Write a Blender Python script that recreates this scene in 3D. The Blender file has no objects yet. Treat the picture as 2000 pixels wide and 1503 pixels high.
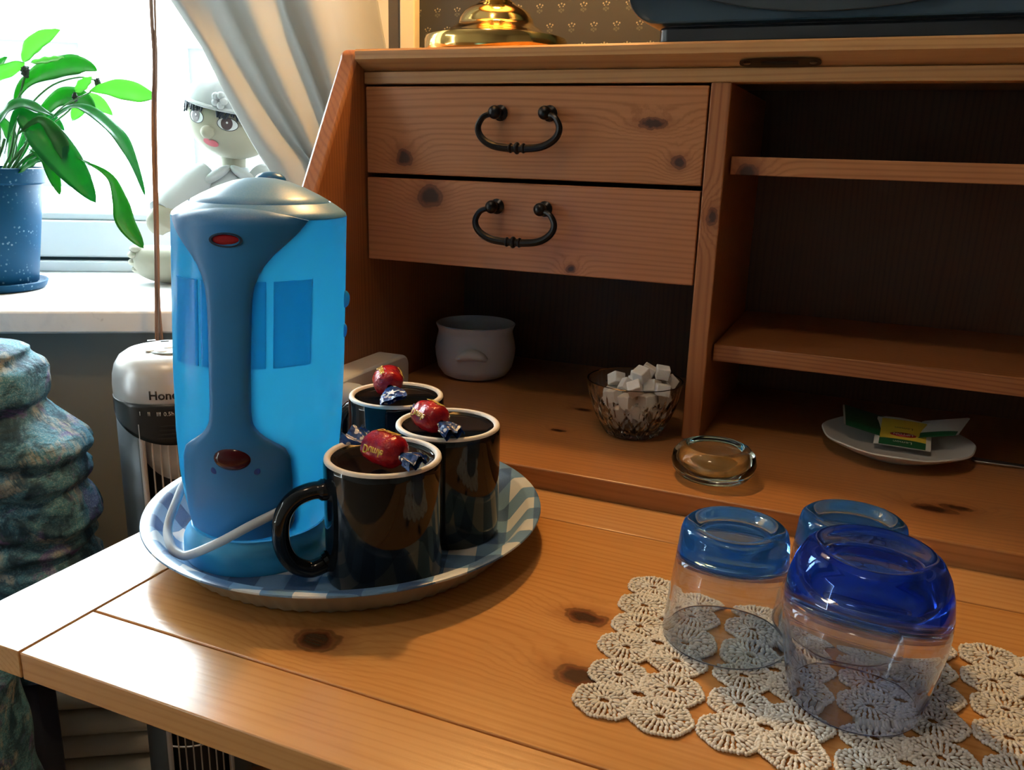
import bpy, bmesh, math, random
from mathutils import Vector, Matrix, noise as mnoise
random.seed(7)
S = bpy.context.scene
COL = S.collection
pi = math.pi

# ------------------------------------------------------------------ camera
cam_d = bpy.data.cameras.new('camera'); cam = bpy.data.objects.new('camera', cam_d); COL.objects.link(cam)
cam_d.sensor_width = 36.0; cam_d.lens = 29.596; cam_d.clip_start = 0.02
CR, CU, CF = Vector((0.9193, 0.3925, 0.0285)), Vector((-0.1287, 0.2313, 0.9643)), Vector((-0.3719, 0.8902, -0.2632))
CR.normalize(); CF.normalize(); CU = CR.cross(CF).normalized()
CAM = Vector((0.5124, -0.8026, 1.0281))
cam.matrix_world = Matrix(((CR.x, CU.x, -CF.x, CAM.x), (CR.y, CU.y, -CF.y, CAM.y), (CR.z, CU.z, -CF.z, CAM.z), (0, 0, 0, 1)))
S.camera = cam

# ------------------------------------------------------------------ sky and exposure
S.view_settings.view_transform = 'Standard'; S.view_settings.look = 'None'
S.view_settings.exposure = 0.0; S.view_settings.gamma = 1.0; S.view_settings.use_curve_mapping = False
W = bpy.data.worlds.new('overcast_sky'); S.world = W; W.use_nodes = True
bg = W.node_tree.nodes['Background']
bg.inputs['Color'].default_value = (0.78, 0.93, 1.0, 1); bg.inputs['Strength'].default_value = 40.0

# ------------------------------------------------------------------ layout constants (metres)
ZS = 0.76                       # top of the fixed shelf inside the bureau
WB = 0.7411                     # top of the folded-down writing board
YW = 0.30                       # papered wall behind the bureau
ang = math.radians(32)
D = Vector((math.cos(ang), math.sin(ang), 0)); N = Vector((math.sin(ang), -math.cos(ang), 0))
P0 = Vector((-0.49, 0.04, 0))
SILL = 0.80
def SW(s, t, z):                # window wall: s along it, t towards the outside, z up
    return P0 + D * s - N * t + Vector((0, 0, z))

# ------------------------------------------------------------------ lamps
def light(name, kind, loc, energy, color, **kw):
    l = bpy.data.lights.new(name, kind); l.energy = energy; l.color = color
    for k, v in kw.items(): setattr(l, k, v)
    o = bpy.data.objects.new(name, l); COL.objects.link(o); o.location = loc
    return o
room = light('ceiling_lamp_light', 'POINT', (0.25, -0.95, 2.42), 8.5, (1.0, 0.74, 0.50), shadow_soft_size=0.09)
bulb = light('table_lamp_bulb', 'POINT', (0.1215, 0.062, 1.52), 15.0, (1.0, 0.64, 0.26), shadow_soft_size=0.022)
port = light('window_portal', 'AREA', SW(-0.2325, 0.47, 1.475), 1, (1, 1, 1), shape='RECTANGLE', size=1.14, size_y=1.36)
port.data.cycles.is_portal = True
port.rotation_euler = (-N).to_track_quat('Z', 'Y').to_euler()

# ------------------------------------------------------------------ material helpers
def new_mat(name):
    m = bpy.data.materials.new(name); m.use_nodes = True
    nt = m.node_tree; p = nt.nodes['Principled BSDF']
    return m, nt, p
def M(name, color, rough=0.5, metal=0.0, spec=None, **kw):
    m, nt, p = new_mat(name)
    p.inputs['Base Color'].default_value = (*color, 1); p.inputs['Roughness'].default_value = rough; p.inputs['Metallic'].default_value = metal
    if spec is not None: p.inputs['Specular IOR Level'].default_value = spec
    for k, v in kw.items(): p.inputs[k].default_value = v
    return m
class NT:
    def __init__(s, nt): s.nt = nt
    def n(s, t, **kw):
        x = s.nt.nodes.new(t)
        for k, v in kw.items(): setattr(x, k, v)
        return x
    def put(s, sock, v):
        if isinstance(v, bpy.types.NodeSocket): s.nt.links.new(v, sock)
        else: sock.default_value = v
    def math(s, op, a, b=0.0, c=None, clamp=False):
        x = s.n('ShaderNodeMath', operation=op); x.use_clamp = clamp
        s.put(x.inputs[0], a); s.put(x.inputs[1], b)
        if c is not None: s.put(x.inputs[2], c)
        return x.outputs[0]
    def vmath(s, op, a, b=(0, 0, 0)):
        x = s.n('ShaderNodeVectorMath', operation=op); s.put(x.inputs[0], a); s.put(x.inputs[1], b)
        return x.outputs['Value'] if op in ('LENGTH', 'DISTANCE', 'DOT_PRODUCT') else x.outputs[0]
    def pos(s): return s.n('ShaderNodeNewGeometry').outputs['Position']
    def obj(s): return s.n('ShaderNodeTexCoord').outputs['Object']
    def xyz(s, v):
        x = s.n('ShaderNodeSeparateXYZ'); s.put(x.inputs[0], v); return x.outputs
    def comb(s, a, b, c):
        x = s.n('ShaderNodeCombineXYZ')
        for i, v in enumerate((a, b, c)): s.put(x.inputs[i], v)
        return x.outputs[0]
    def noise(s, v, scale, detail=2.0, rough=0.5, dist=0.0):
        x = s.n('ShaderNodeTexNoise'); s.put(x.inputs['Vector'], v); x.inputs['Scale'].default_value = scale
        x.inputs['Detail'].default_value = detail; x.inputs['Roughness'].default_value = rough; x.inputs['Distortion'].default_value = dist
        return x.outputs[0]
    def mix(s, f, a, b, blend='MIX'):
        x = s.n('ShaderNodeMix', data_type='RGBA', blend_type=blend)
        s.put(x.inputs[0], f)
        s.put(x.inputs[6], a if isinstance(a, bpy.types.NodeSocket) else (*a, 1))
        s.put(x.inputs[7], b if isinstance(b, bpy.types.NodeSocket) else (*b, 1))
        return x.outputs[2]
    def sstep(s, v, a, b):
        x = s.n('ShaderNodeMapRange', interpolation_type='SMOOTHSTEP'); s.put(x.inputs[0], v)
        x.inputs[1].default_value = a; x.inputs[2].default_value = b
        return x.outputs[0]
    def bump(s, h, strength, dist, p):
        x = s.n('ShaderNodeBump'); x.inputs['Strength'].default_value = strength; x.inputs['Distance'].default_value = dist
        s.put(x.inputs['Height'], h); s.nt.links.new(x.outputs[0], p.inputs['Normal'])

def wood(name, axis, seed=0.0, knots=(), light=(0.56, 0.27, 0.095), dark=(0.33, 0.125, 0.036), rough=0.3, scale=1.0, bands=0.75, stave=None):
    """Varnished pine. axis = grain direction; knots = (x, y, z, radius[, squeeze])."""
    m, nt, p = new_mat(name); k = NT(nt)
    P = k.pos(); x, y, z = k.xyz(P)
    if axis == 'x': a, b, c = x, y, z
    elif axis == 'y': a, b, c = y, x, z
    else: a, b, c = z, x, y
    q = k.comb(k.math('MULTIPLY', a, 0.10), k.math('ADD', b, seed), c)
    cross = k.math('ADD', k.math('MULTIPLY', b, 62 * scale), k.math('MULTIPLY', c, 78 * scale))
    warp = k.math('MULTIPLY', k.math('SUBTRACT', k.noise(q, 9.0, 2.0, 0.5), 0.5), 5.0)
    ph = k.math('ADD', cross, warp)
    knotmask = None; ringmask = None; coremask = None; edgemask = None
    for kn in knots:
        kx, ky, kz, r = kn[:4]; sq = kn[4] if len(kn) > 4 else 0.7
        sc = {'x': (sq, 1, 1), 'y': (1, sq, 1), 'z': (1, 1, sq)}[axis]
        dv = k.vmath('MULTIPLY', k.vmath('SUBTRACT', P, (kx, ky, kz)), sc)
        d = k.math('DIVIDE', k.vmath('LENGTH', dv), r)
        d = k.math('ADD', d, k.math('MULTIPLY', k.math('SUBTRACT', k.noise(P, 0.9 / r, 2.0), 0.5), 0.95))
        fall = k.math('POWER', 2.718, k.math('MULTIPLY', k.math('MULTIPLY', d, d), -0.16))
        ph = k.math('ADD', ph, k.math('MULTIPLY', fall, 1.6))
        mk = k.sstep(d, 1.1, 0.70); rg = k.sstep(d, 2.3, 0.9); co = k.sstep(d, 1.0, 0.25); eg = k.sstep(k.math('ABSOLUTE', k.math('SUBTRACT', d, 0.98)), 0.16, 0.03)
        coremask = co if coremask is None else k.math('MAXIMUM', coremask, co); edgemask = eg if edgemask is None else k.math('MAXIMUM', edgemask, eg)
        knotmask = mk if knotmask is None else k.math('MAXIMUM', knotmask, mk)
        ringmask = rg if ringmask is None else k.math('MAXIMUM', ringmask, rg)
    s = k.math('MULTIPLY', k.math('ADD', k.math('SINE', k.math('MULTIPLY', ph, 2 * pi * 2.4)), 1.0), 0.5)
    band = k.math('MULTIPLY', k.math('POWER', s, 3.0), k.math('ADD', 0.35, k.math('MULTIPLY', k.noise(q, 22.0, 2.0), 1.1)))
    fine = k.noise(k.comb(k.math('MULTIPLY', a, 0.03), b, c), 420.0, 2.0, 0.6)
    tone = k.noise(q, 5.0, 1.0)
    f = k.math('ADD', k.math('MULTIPLY', band, 0.80 * bands), k.math('MULTIPLY', k.math('SUBTRACT', fine, 0.45), 0.75))
    f = k.math('ADD', f, k.math('MULTIPLY', k.math('SUBTRACT', tone, 0.45), 0.9), clamp=True)
    if stave:
        sn = k.math('FRACT', k.math('MULTIPLY', k.math('FLOOR', k.math('DIVIDE', b, stave)), 0.371))
        f = k.math('ADD', f, k.math('MULTIPLY', sn, 0.22), clamp=True)
    col = k.mix(f, light, dark)
    if knotmask is not None:
        col = k.mix(k.math('MULTIPLY', ringmask, 0.45), col, (0.24, 0.070, 0.020))
        kc = k.mix(k.sstep(coremask, 0.25, 0.8), (0.13, 0.036, 0.014), (0.030, 0.010, 0.006))
        col = k.mix(k.math('MULTIPLY', knotmask, 0.93), col, kc)
        col = k.mix(k.math('MULTIPLY', edgemask, 0.5), col, (0.035, 0.012, 0.006))
    nt.links.new(col, p.inputs['Base Color'])
    p.inputs['Roughness'].default_value = rough
    k.bump(k.math('ADD', fine, k.math('MULTIPLY', band, -0.3)), 0.06, 0.001, p)
    return m

def glass(name, color=(1, 1, 1), rough=0.0, ior=1.5):
    m = bpy.data.materials.new(name); m.use_nodes = True; nt = m.node_tree
    nt.nodes.remove(nt.nodes['Principled BSDF'])
    g = nt.nodes.new('ShaderNodeBsdfGlass'); g.inputs['Color'].default_value = (*color, 1); g.inputs['Roughness'].default_value = rough; g.inputs['IOR'].default_value = ior
    nt.links.new(g.outputs[0], nt.nodes['Material Output'].inputs['Surface'])
    return m, nt, g

# ------------------------------------------------------------------ geometry helpers: every one returns (verts, faces)
def merge(*gs):
    V, F = [], []
    for v, f in gs:
        o = len(V); V += [tuple(p) for p in v]; F += [tuple(i + o for i in q) for q in f]
    return V, F
def xf(g, mat): return [tuple(mat @ Vector(p)) for p in g[0]], g[1]
def move(g, v): return [(p[0] + v[0], p[1] + v[1], p[2] + v[2]) for p in g[0]], g[1]
def box(x0, x1, y0, y1, z0, z1):
    V = [(x, y, z) for z in (z0, z1) for y in (y0, y1) for x in (x0, x1)]
    return V, [(0, 2, 3, 1), (4, 5, 7, 6), (0, 1, 5, 4), (2, 6, 7, 3), (0, 4, 6, 2), (1, 3, 7, 5)]
def lathe(prof, n=48, rfun=None, a0=0.0, a1=2 * pi):
    full = abs(a1 - a0 - 2 * pi) < 1e-6; m = n if full else n + 1
    V, F, rows = [], [], []
    for r, z in prof:
        if r < 1e-7 and full: rows.append([len(V)]); V.append((0, 0, z))
        else:
            row = []
            for i in range(m):
                t = a0 + (a1 - a0) * i / n; rr = r + (rfun(t, r, z) if rfun else 0)
                row.append(len(V)); V.append((rr * math.cos(t), rr * math.sin(t), z))
            rows.append(row)
    for A, B in zip(rows, rows[1:]):
        for i in range(n):
            j = (i + 1) % m if full else i + 1
            if len(A) == 1 and len(B) == 1: continue
            if len(A) == 1: F.append((A[0], B[j], B[i]))
            elif len(B) == 1: F.append((A[i], A[j], B[0]))
            else: F.append((A[i], A[j], B[j], B[i]))
    return V, F
def frames(pts):
    T = []
    for i in range(len(pts)):
        a = pts[max(i - 1, 0)]; b = pts[min(i + 1, len(pts) - 1)]; T.append((b - a).normalized())
    up = Vector((0, 0, 1)) if abs(T[0].z) < 0.9 else Vector((1, 0, 0))
    nrm = (up - T[0] * up.dot(T[0])).normalized(); out = []
    for t in T:
        nrm = (nrm - t * nrm.dot(t)).normalized(); out.append((t, nrm, t.cross(nrm)))
    return out
def tube(pts, r, n=10, cap=True, closed=False):
    pts = [Vector(p) for p in pts]; rs = r if isinstance(r, (list, tuple)) else [r] * len(pts)
    fr = frames(pts); V, F = [], []
    for p, (t, a, b), rr in zip(pts, fr, rs):
        for i in range(n):
            q = 2 * pi * i / n; V.append(tuple(p + (a * math.cos(q) + b * math.sin(q)) * rr))
    for k in range(len(pts) - 1 + (1 if closed else 0)):
        A = k * n; B = ((k + 1) % len(pts)) * n
        for i in range(n): F.append((A + i, A + (i + 1) % n, B + (i + 1) % n, B + i))
    if cap and not closed:
        F.append(tuple(reversed(range(n)))); F.append(tuple(range(len(V) - n, len(V))))
    return V, F
def spline(pts, k=8):
    P = [Vector(p) for p in pts]; out = []
    for i in range(len(P) - 1):
        a, b, c, d = P[max(i - 1, 0)], P[i], P[i + 1], P[min(i + 2, len(P) - 1)]
        for j in range(k):
            t = j / k
            out.append(0.5 * ((2 * b) + (c - a) * t + (2 * a - 5 * b + 4 * c - d) * t * t + (3 * b - 3 * c + d - a) * t ** 3))
    out.append(P[-1]); return out
def prism(poly, axis, a, b):
    def pt(u, v, w): return {'x': (w, u, v), 'y': (u, w, v), 'z': (u, v, w)}[axis]
    n = len(poly); V = [pt(u, v, a) for u, v in poly] + [pt(u, v, b) for u, v in poly]
    F = [tuple(reversed(range(n))), tuple(range(n, 2 * n))] + [(i, (i + 1) % n, n + (i + 1) % n, n + i) for i in range(n)]
    return V, F
def ellipsoid(c, r, nu=16, nv=10, axes=None):
    V, F = [], []
    ax = axes or (Vector((1, 0, 0)), Vector((0, 1, 0)), Vector((0, 0, 1))); c = Vector(c)
    g = lathe([(math.sin(pi * i / nv), -math.cos(pi * i / nv)) if 0 < i < nv else (0, -1 if i == 0 else 1) for i in range(nv + 1)], nu)
    return [tuple(c + ax[0] * (p[0] * r[0]) + ax[1] * (p[1] * r[1]) + ax[2] * (p[2] * r[2])) for p in g[0]], g[1]
def gridsurf(fn, nu, nv, closed_u=False):
    V = []; mu = nu if closed_u else nu + 1
    for j in range(nv + 1):
        for i in range(mu): V.append(tuple(fn(i / nu, j / nv)))
    F = []
    for j in range(nv):
        for i in range(nu):
            i2 = (i + 1) % mu
            F.append((j * mu + i, j * mu + i2, (j + 1) * mu + i2, (j + 1) * mu + i))
    return V, F
def rbox(x0, x1, y0, y1, z0, z1, r, seg=4, axis='z'):
    """box with its four edges along axis rounded"""
    if axis == 'z': (u0, u1), (v0, v1), (w0, w1) = (x0, x1), (y0, y1), (z0, z1)
    elif axis == 'x': (u0, u1), (v0, v1), (w0, w1) = (y0, y1), (z0, z1), (x0, x1)
    else: (u0, u1), (v0, v1), (w0, w1) = (x0, x1), (z0, z1), (y0, y1)
    poly = []
    for cx, cy, st in ((u1 - r, v0 + r, -pi / 2), (u1 - r, v1 - r, 0), (u0 + r, v1 - r, pi / 2), (u0 + r, v0 + r, pi)):
        for i in range(seg + 1):
            q = st + pi / 2 * i / seg; poly.append((cx + r * math.cos(q), cy + r * math.sin(q)))
    return prism(poly, axis, w0, w1)
def text2d(s, size, bold=0.0, res=3):
    cu = bpy.data.curves.new('lettering', 'FONT'); cu.body = s; cu.size = size; cu.align_x = 'CENTER'; cu.offset = bold; cu.resolution_u = res
    o = bpy.data.objects.new('lettering', cu); COL.objects.link(o)
    me = o.to_mesh(); V = [(v.co.x, v.co.y) for v in me.vertices]; F = [tuple(p.vertices) for p in me.polygons]
    mid = (min(p[0] for p in V) + max(p[0] for p in V)) / 2
    V = [(p[0] - mid, p[1]) for p in V]
    o.to_mesh_clear(); bpy.data.objects.remove(o); bpy.data.curves.remove(cu)
    return V, F

# ------------------------------------------------------------------ object helpers
def obj(name, geo, mat, parent=None, loc=(0, 0, 0), world=False, sharp=35, bevel=0.0, solid=0.0, sub=0, off=0.0, kind=None, weld=False):
    V, F = geo
    base = Vector((0, 0, 0))
    if parent is not None and world:
        q = parent
        while q is not None: base += Vector(q.location); q = q.parent
    me = bpy.data.meshes.new(name)
    me.from_pydata([(p[0] - base.x, p[1] - base.y, p[2] - base.z) for p in V], [], F)
    bm = bmesh.new(); bm.from_mesh(me)
    if weld: bmesh.ops.remove_doubles(bm, verts=bm.verts, dist=1e-6)
    bmesh.ops.recalc_face_normals(bm, faces=bm.faces); bm.to_mesh(me); bm.free()
    me.polygons.foreach_set('use_smooth', [True] * len(me.polygons))
    if sharp < 180: me.set_sharp_from_angle(angle=math.radians(sharp))
    if mat is not None: me.materials.append(mat)
    o = bpy.data.objects.new(name, me); COL.objects.link(o); o.location = loc
    if parent is not None: o.parent = parent
    if bevel:
        b = o.modifiers.new('bevel', 'BEVEL'); b.width = bevel; b.segments = 2; b.limit_method = 'ANGLE'; b.angle_limit = math.radians(40); b.harden_normals = False
    if solid:
        b = o.modifiers.new('thickness', 'SOLIDIFY'); b.thickness = solid; b.offset = off
    if sub:
        b = o.modifiers.new('smooth', 'SUBSURF'); b.levels = sub; b.render_levels = sub
    if kind: o['kind'] = kind
    return o
def tag(o, label, cat, group=None):
    o['label'] = label; o['category'] = cat
    if group: o['group'] = group
    return o
def thing(name, label, cat, loc=(0, 0, 0), group=None):
    o = bpy.data.objects.new(name, None); COL.objects.link(o); o.location = loc; o.empty_display_size = 0.02
    return tag(o, label, cat, group)
def struct(name, geo, mat, parent=None, **kw):
    return obj(name, geo, mat, parent, kind='structure', **kw)
def dup(root, loc, rotz=0.0, label=None, group=None):
    r = root.copy(); COL.objects.link(r); r.location = loc; r.rotation_euler = (0, 0, rotz)
    if label: r['label'] = label
    if group: r['group'] = group
    for ch in list(root.children):
        c = ch.copy(); COL.objects.link(c); c.parent = r
        for g in list(ch.children):
            q = g.copy(); COL.objects.link(q); q.parent = c
    return r

# ================================================================== MATERIALS
white_paint = M('white_gloss_paint', (0.52, 0.56, 0.58), 0.4)
wall_grey = M('grey_wall_paint', (0.22, 0.22, 0.20), 0.7)
cream_paint = M('cream_paint', (0.52, 0.48, 0.41), 0.8)
ceil_m = M('ceiling_white', (0.50, 0.47, 0.43), 0.9)
brass = M('polished_brass', (0.78, 0.50, 0.16), 0.12, 1.0)
blackmug = M('black_glaze', (0.005, 0.007, 0.009), 0.05, spec=0.38)
bisque = M('unglazed_rim', (0.80, 0.74, 0.66), 0.6)
iron = M('dark_bronze', (0.030, 0.029, 0.030), 0.28, 0.85)
black_plastic = M('black_plastic', (0.012, 0.013, 0.015), 0.3)
silver_plastic = M('silver_plastic', (0.62, 0.65, 0.68), 0.32, 0.35)
white_plastic = M('white_plastic', (0.72, 0.71, 0.68), 0.4)

# wallpaper: dark brown ground with rows of small pale sprigs
def wallpaper():
    m, nt, p = new_mat('sprig_wallpaper'); k = NT(nt); x, y, z = k.xyz(k.pos())
    cw, chh = 0.0300, 0.0240
    rowf = k.math('DIVIDE', z, chh); row = k.math('FLOOR', rowf)
    u = k.math('ADD', k.math('DIVIDE', x, cw), k.math('MULTIPLY', k.math('MODULO', row, 2.0), 0.5))
    fx = k.math('MULTIPLY', k.math('SUBTRACT', k.math('FRACT', u), 0.5), cw)
    fz = k.math('MULTIPLY', k.math('SUBTRACT', k.math('FRACT', rowf), 0.5), chh)
    v = k.comb(fx, fz, 0.0); tot = None; leaf = None
    for dx, dz, r in ((-0.0036, 0.0042, 0.0011), (0.0002, 0.0058, 0.0011), (0.0040, 0.0046, 0.0011), (-0.0022, 0.0020, 0.0008), (0.0026, 0.0024, 0.0008)):
        d = k.sstep(k.vmath('DISTANCE', v, (dx, dz, 0)), r * 1.3, r * 0.6); tot = d if tot is None else k.math('MAXIMUM', tot, d)
    for dx, dz, r in ((0, -0.001, 0.0010), (-0.0024, -0.0024, 0.0016), (0.0026, -0.0020, 0.0016), (0.0, -0.0042, 0.0012), (0.0012, 0.002, 0.0006), (-0.001, 0.0005, 0.0006)):
        d = k.sstep(k.vmath('DISTANCE', v, (dx, dz, 0)), r * 1.3, r * 0.6); leaf = d if leaf is None else k.math('MAXIMUM', leaf, d)
    col = k.mix(k.math('MULTIPLY', leaf, 0.7), (0.027, 0.024, 0.019), (0.085, 0.078, 0.055))
    col = k.mix(tot, col, (0.24, 0.20, 0.13)); nt.links.new(col, p.inputs['Base Color']); p.inputs['Roughness'].default_value = 0.75
    return m
paper_m = wallpaper()

def marble():
    m, nt, p = new_mat('white_marble'); k = NT(nt); P = k.pos()
    n1 = k.noise(P, 14, 5, 0.6, 0.8); n2 = k.noise(P, 34, 3, 0.5)
    col = k.mix(k.sstep(n1, 0.45, 0.75), (0.80, 0.80, 0.79), (0.62, 0.63, 0.66))
    col = k.mix(k.sstep(n2, 0.68, 0.78), col, (0.33, 0.31, 0.33))
    nt.links.new(col, p.inputs['Base Color']); p.inputs['Roughness'].default_value = 0.3
    return m
marble_m = marble()

# ================================================================== ROOM
H = 2.55
wall_t = 0.03
def wall_poly(name, s0, s1, z0, z1, t0, t1, mat, parent=None):
    V = [SW(s, t, z) for z in (z0, z1) for t in (t0, t1) for s in (s0, s1)]
    g = ([tuple(v) for v in V], box(0, 1, 0, 1, 0, 1)[1])
    return struct(name, g, mat, parent)
S_R, S_L, S_END = 0.335, -0.80, -2.9
S_C = 0.439                                       # corner with the papered wall
ww = wall_poly('wall_window', S_L, S_R, 0.0, 0.765, wall_t, 0.40, wall_grey)
wall_poly('pier', S_R, S_C + 0.06, 0.0, H, wall_t, 0.52, cream_paint, ww).location = (0, 0, 0)
wall_poly('far_pier', S_END, S_L, 0.0, H, wall_t, 0.52, cream_paint, ww)
wall_poly('lintel', S_L, S_R, 2.15, H, wall_t, 0.52, cream_paint, ww)
struct('wall_back', box(-0.20, 3.2, YW, YW + 0.12, 0, H), paper_m)
struct('wall_right', box(3.2, 3.3, -3.5, YW + 0.12, 0, H), cream_paint)
e0 = SW(S_END, 0.1, 0)
struct('wall_front', box(-3.6, 3.3, -3.6, -3.5, 0, H), cream_paint)
struct('wall_left', box(e0.x - 0.9, e0.x - 0.8, -3.6, e0.y + 0.4, 0, H), cream_paint)
struct('wall_left_return', box(e0.x - 0.9, e0.x + 0.12, e0.y + 0.1, e0.y + 0.4, 0, H), cream_paint)
struct('floor', box(-3.7, 3.3, -3.6, 0.9, -0.08, 0.0), wood('floor_boards', 'x', 3.0, rough=0.4, scale=0.6, light=(0.30, 0.16, 0.07), dark=(0.17, 0.08, 0.03)))
struct('ceiling', box(-3.7, 3.3, -3.6, 0.9, H, H + 0.1), ceil_m)
# dark plain strip and pale batten on the papered wall next to the curtain
struct('trim_1', box(-0.205, -0.1255, YW - 0.010, YW, 0, H), M('brown_strip', (0.075, 0.055, 0.035), 0.7))
struct('trim_2', box(-0.1255, -0.1020, YW - 0.016, YW, 0, H), M('cream_batten', (0.70, 0.58, 0.36), 0.5), bevel=0.002)

# window: sill, reveal frame, sash, panes
def wbox(s0, s1, t0, t1, z0, z1):
    V = [tuple(SW(s, t, z)) for z in (z0, z1) for t in (t0, t1) for s in (s0, s1)]
    return V, box(0, 1, 0, 1, 0, 1)[1]
struct('trim_3', wbox(S_L, S_R, 0.0, 0.40, SILL - 0.033, SILL), marble_m, bevel=0.004)
win = struct('window_1', merge(wbox(S_L, S_R, 0.393, 0.46, SILL, SILL + 0.020), wbox(S_L, S_R, 0.393, 0.46, 2.08, 2.15),
                               wbox(S_L, S_L + 0.05, 0.393, 0.46, SILL, 2.15), wbox(S_R - 0.05, S_R, 0.393, 0.46, SILL, 2.15)), white_paint, bevel=0.003)
for i, (a, b) in enumerate(((S_L + 0.05, -0.42), (-0.42, S_R - 0.05))):
    sash = struct('sash', merge(wbox(a, b, 0.400, 0.445, SILL + 0.0262, SILL + 0.092), wbox(a, b, 0.400, 0.445, 2.02, 2.08),
                                wbox(a, a + 0.05, 0.400, 0.445, SILL + 0.092, 2.02), wbox(b - 0.05, b, 0.400, 0.445, SILL + 0.092, 2.02),
                                wbox(a + 0.05, b - 0.05, 0.408, 0.438, SILL + 0.092, SILL + 0.106)), white_paint, win, bevel=0.004)
    pg = bpy.data.materials.new('window_pane'); pg.use_nodes = True
    nt = pg.node_tree; nt.nodes.remove(nt.nodes['Principled BSDF'])
    tr = nt.nodes.new('ShaderNodeBsdfTransparent'); gl = nt.nodes.new('ShaderNodeBsdfGlossy'); gl.inputs['Roughness'].default_value = 0.0
    mx = nt.nodes.new('ShaderNodeMixShader'); mx.inputs[0].default_value = 0.04
    nt.links.new(tr.outputs[0], mx.inputs[1]); nt.links.new(gl.outputs[0], mx.inputs[2])
    nt.links.new(mx.outputs[0], nt.nodes['Material Output'].inputs['Surface'])
    struct('gap_backing', wbox(a, b, 0.412, 0.440, SILL + 0.0195, SILL + 0.0265), M('dark_gap_backing', (0.02, 0.05, 0.055), 0.8), sash)  # added dark backing: blocks daylight leaking under the sash, darkens the gap
    struct('pane', wbox(a + 0.05, b - 0.05, 0.421, 0.425, SILL + 0.100, 2.03), pg, sash)

# ------------------------------------------------------------------ house across the street (washed out by daylight)
hb = thing('apartment_house', 'pale rendered house across the street behind the window, washed out by daylight', 'building', tuple(SW(-2, 9.0, -6)))
fac_m = M('pale_render', (0.82, 0.82, 0.80), 0.8); pane_m = M('far_window', (0.034, 0.038, 0.038), 0.3, spec=0.12); corn_m = M('cornice_render', (0.75, 0.76, 0.76), 0.8)
obj('wall', wbox(-14, 8, 9.0, 13.0, -6, 3.4), fac_m, hb, world=True)
obj('cornice', wbox(-14, 8, 8.75, 9.0, 3.15, 3.4), corn_m, hb, world=True, bevel=0.02)
for r, zz in enumerate((-2.2, 0.55)):
    for c in range(7):
        s0 = -9.6 + c * 2.0
        wf = obj('window', merge(wbox(s0 - 0.12, s0, 8.93, 9.02, zz, zz + 1.5), wbox(s0 + 0.9, s0 + 1.02, 8.93, 9.02, zz, zz + 1.5),
                                 wbox(s0 - 0.12, s0 + 1.02, 8.93, 9.02, zz + 1.5, zz + 1.62), wbox(s0 - 0.2, s0 + 1.1, 8.88, 9.02, zz - 0.12, zz)), corn_m, hb, world=True)
        obj('pane', wbox(s0, s0 + 0.9, 8.98, 9.01, zz, zz + 1.5), pane_m, wf, world=True)

# ================================================================== BUREAU
pin = dict()
desk = thing('secretary_desk', 'honey pine secretary desk with fold-down writing board, two drawers and open shelves', 'desk', (0.4, 0.0, 0.0))
XR = 0.80            # far end of the carcass (outside the frame)
w_side = wood('pine_side', 'z', 1.3, rough=0.38, light=(0.36, 0.13, 0.042), dark=(0.20, 0.062, 0.019))
w_board = wood('pine_writing_board', 'x', 2.1, knots=((0.2339, -0.4302, 0.7411, 0.0115, 0.8), (0.3732, -0.3333, 0.7411, 0.0085, 0.6), (0.3907, -0.3957, 0.7411, 0.010, 0.6), (0.4934, -0.2001, 0.7411, 0.007)),
               light=(0.62, 0.30, 0.092), dark=(0.42, 0.165, 0.04), rough=0.24, stave=0.072, bands=0.42)
w_end = wood('pine_board_end', 'y', 4.4, light=(0.62, 0.34, 0.13), dark=(0.42, 0.19, 0.06), rough=0.24, bands=0.45)
w_front = wood('pine_board_front', 'x', 5.9, light=(0.60, 0.30, 0.105), dark=(0.43, 0.175, 0.055), rough=0.24, bands=0.45)
w_d1 = wood('pine_drawer_upper', 'x', 6.3, knots=((0.0463, 0.0, 1.0225, 0.0085, 0.85), (0.3375, 0.0, 1.026, 0.0062, 0.9), (0.3109, 0.0, 1.060, 0.005, 0.35)), rough=0.35, light=(0.50, 0.205, 0.075), dark=(0.29, 0.095, 0.030), bands=0.62)
w_d2 = wood('pine_drawer_lower', 'x', 8.7, knots=((0.0771, 0.0, 0.9839, 0.0115, 0.8), (0.2374, 0.0, 0.9196, 0.004, 0.8)), rough=0.35, light=(0.48, 0.190, 0.075), dark=(0.28, 0.088, 0.030), bands=0.62)
w_div = wood('pine_divider', 'z', 2.9, knots=((0.3729, 0.0, 0.9784, 0.0050, 0.6),), rough=0.38, light=(0.40, 0.15, 0.052), dark=(0.23, 0.072, 0.022))
w_sh1 = wood('pine_shelf_upper', 'x', 7.7, knots=((0.3975, 0.024, 1.0185, 0.008, 0.8),), rough=0.36, light=(0.48, 0.195, 0.068), dark=(0.28, 0.092, 0.028))
w_sh2 = wood('pine_shelf_lower', 'x', 9.1, rough=0.36, light=(0.40, 0.155, 0.052), dark=(0.23, 0.072, 0.021), scale=1.3)
w_bot = wood('pine_floor_shelf', 'x', 3.6, knots=((0.5856, -0.0802, ZS, 0.0075, 0.45), (0.6051, -0.0691, ZS, 0.0055, 0.45), (0.2437, 0.0473, ZS, 0.005, 0.5), (0.2433, -0.0337, ZS, 0.004, 0.5)), rough=0.3, light=(0.46, 0.195, 0.064), dark=(0.27, 0.095, 0.028), bands=0.45)
w_top = wood('pine_top', 'x', 1.7, rough=0.33, light=(0.56, 0.29, 0.11), dark=(0.38, 0.16, 0.05))
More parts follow.
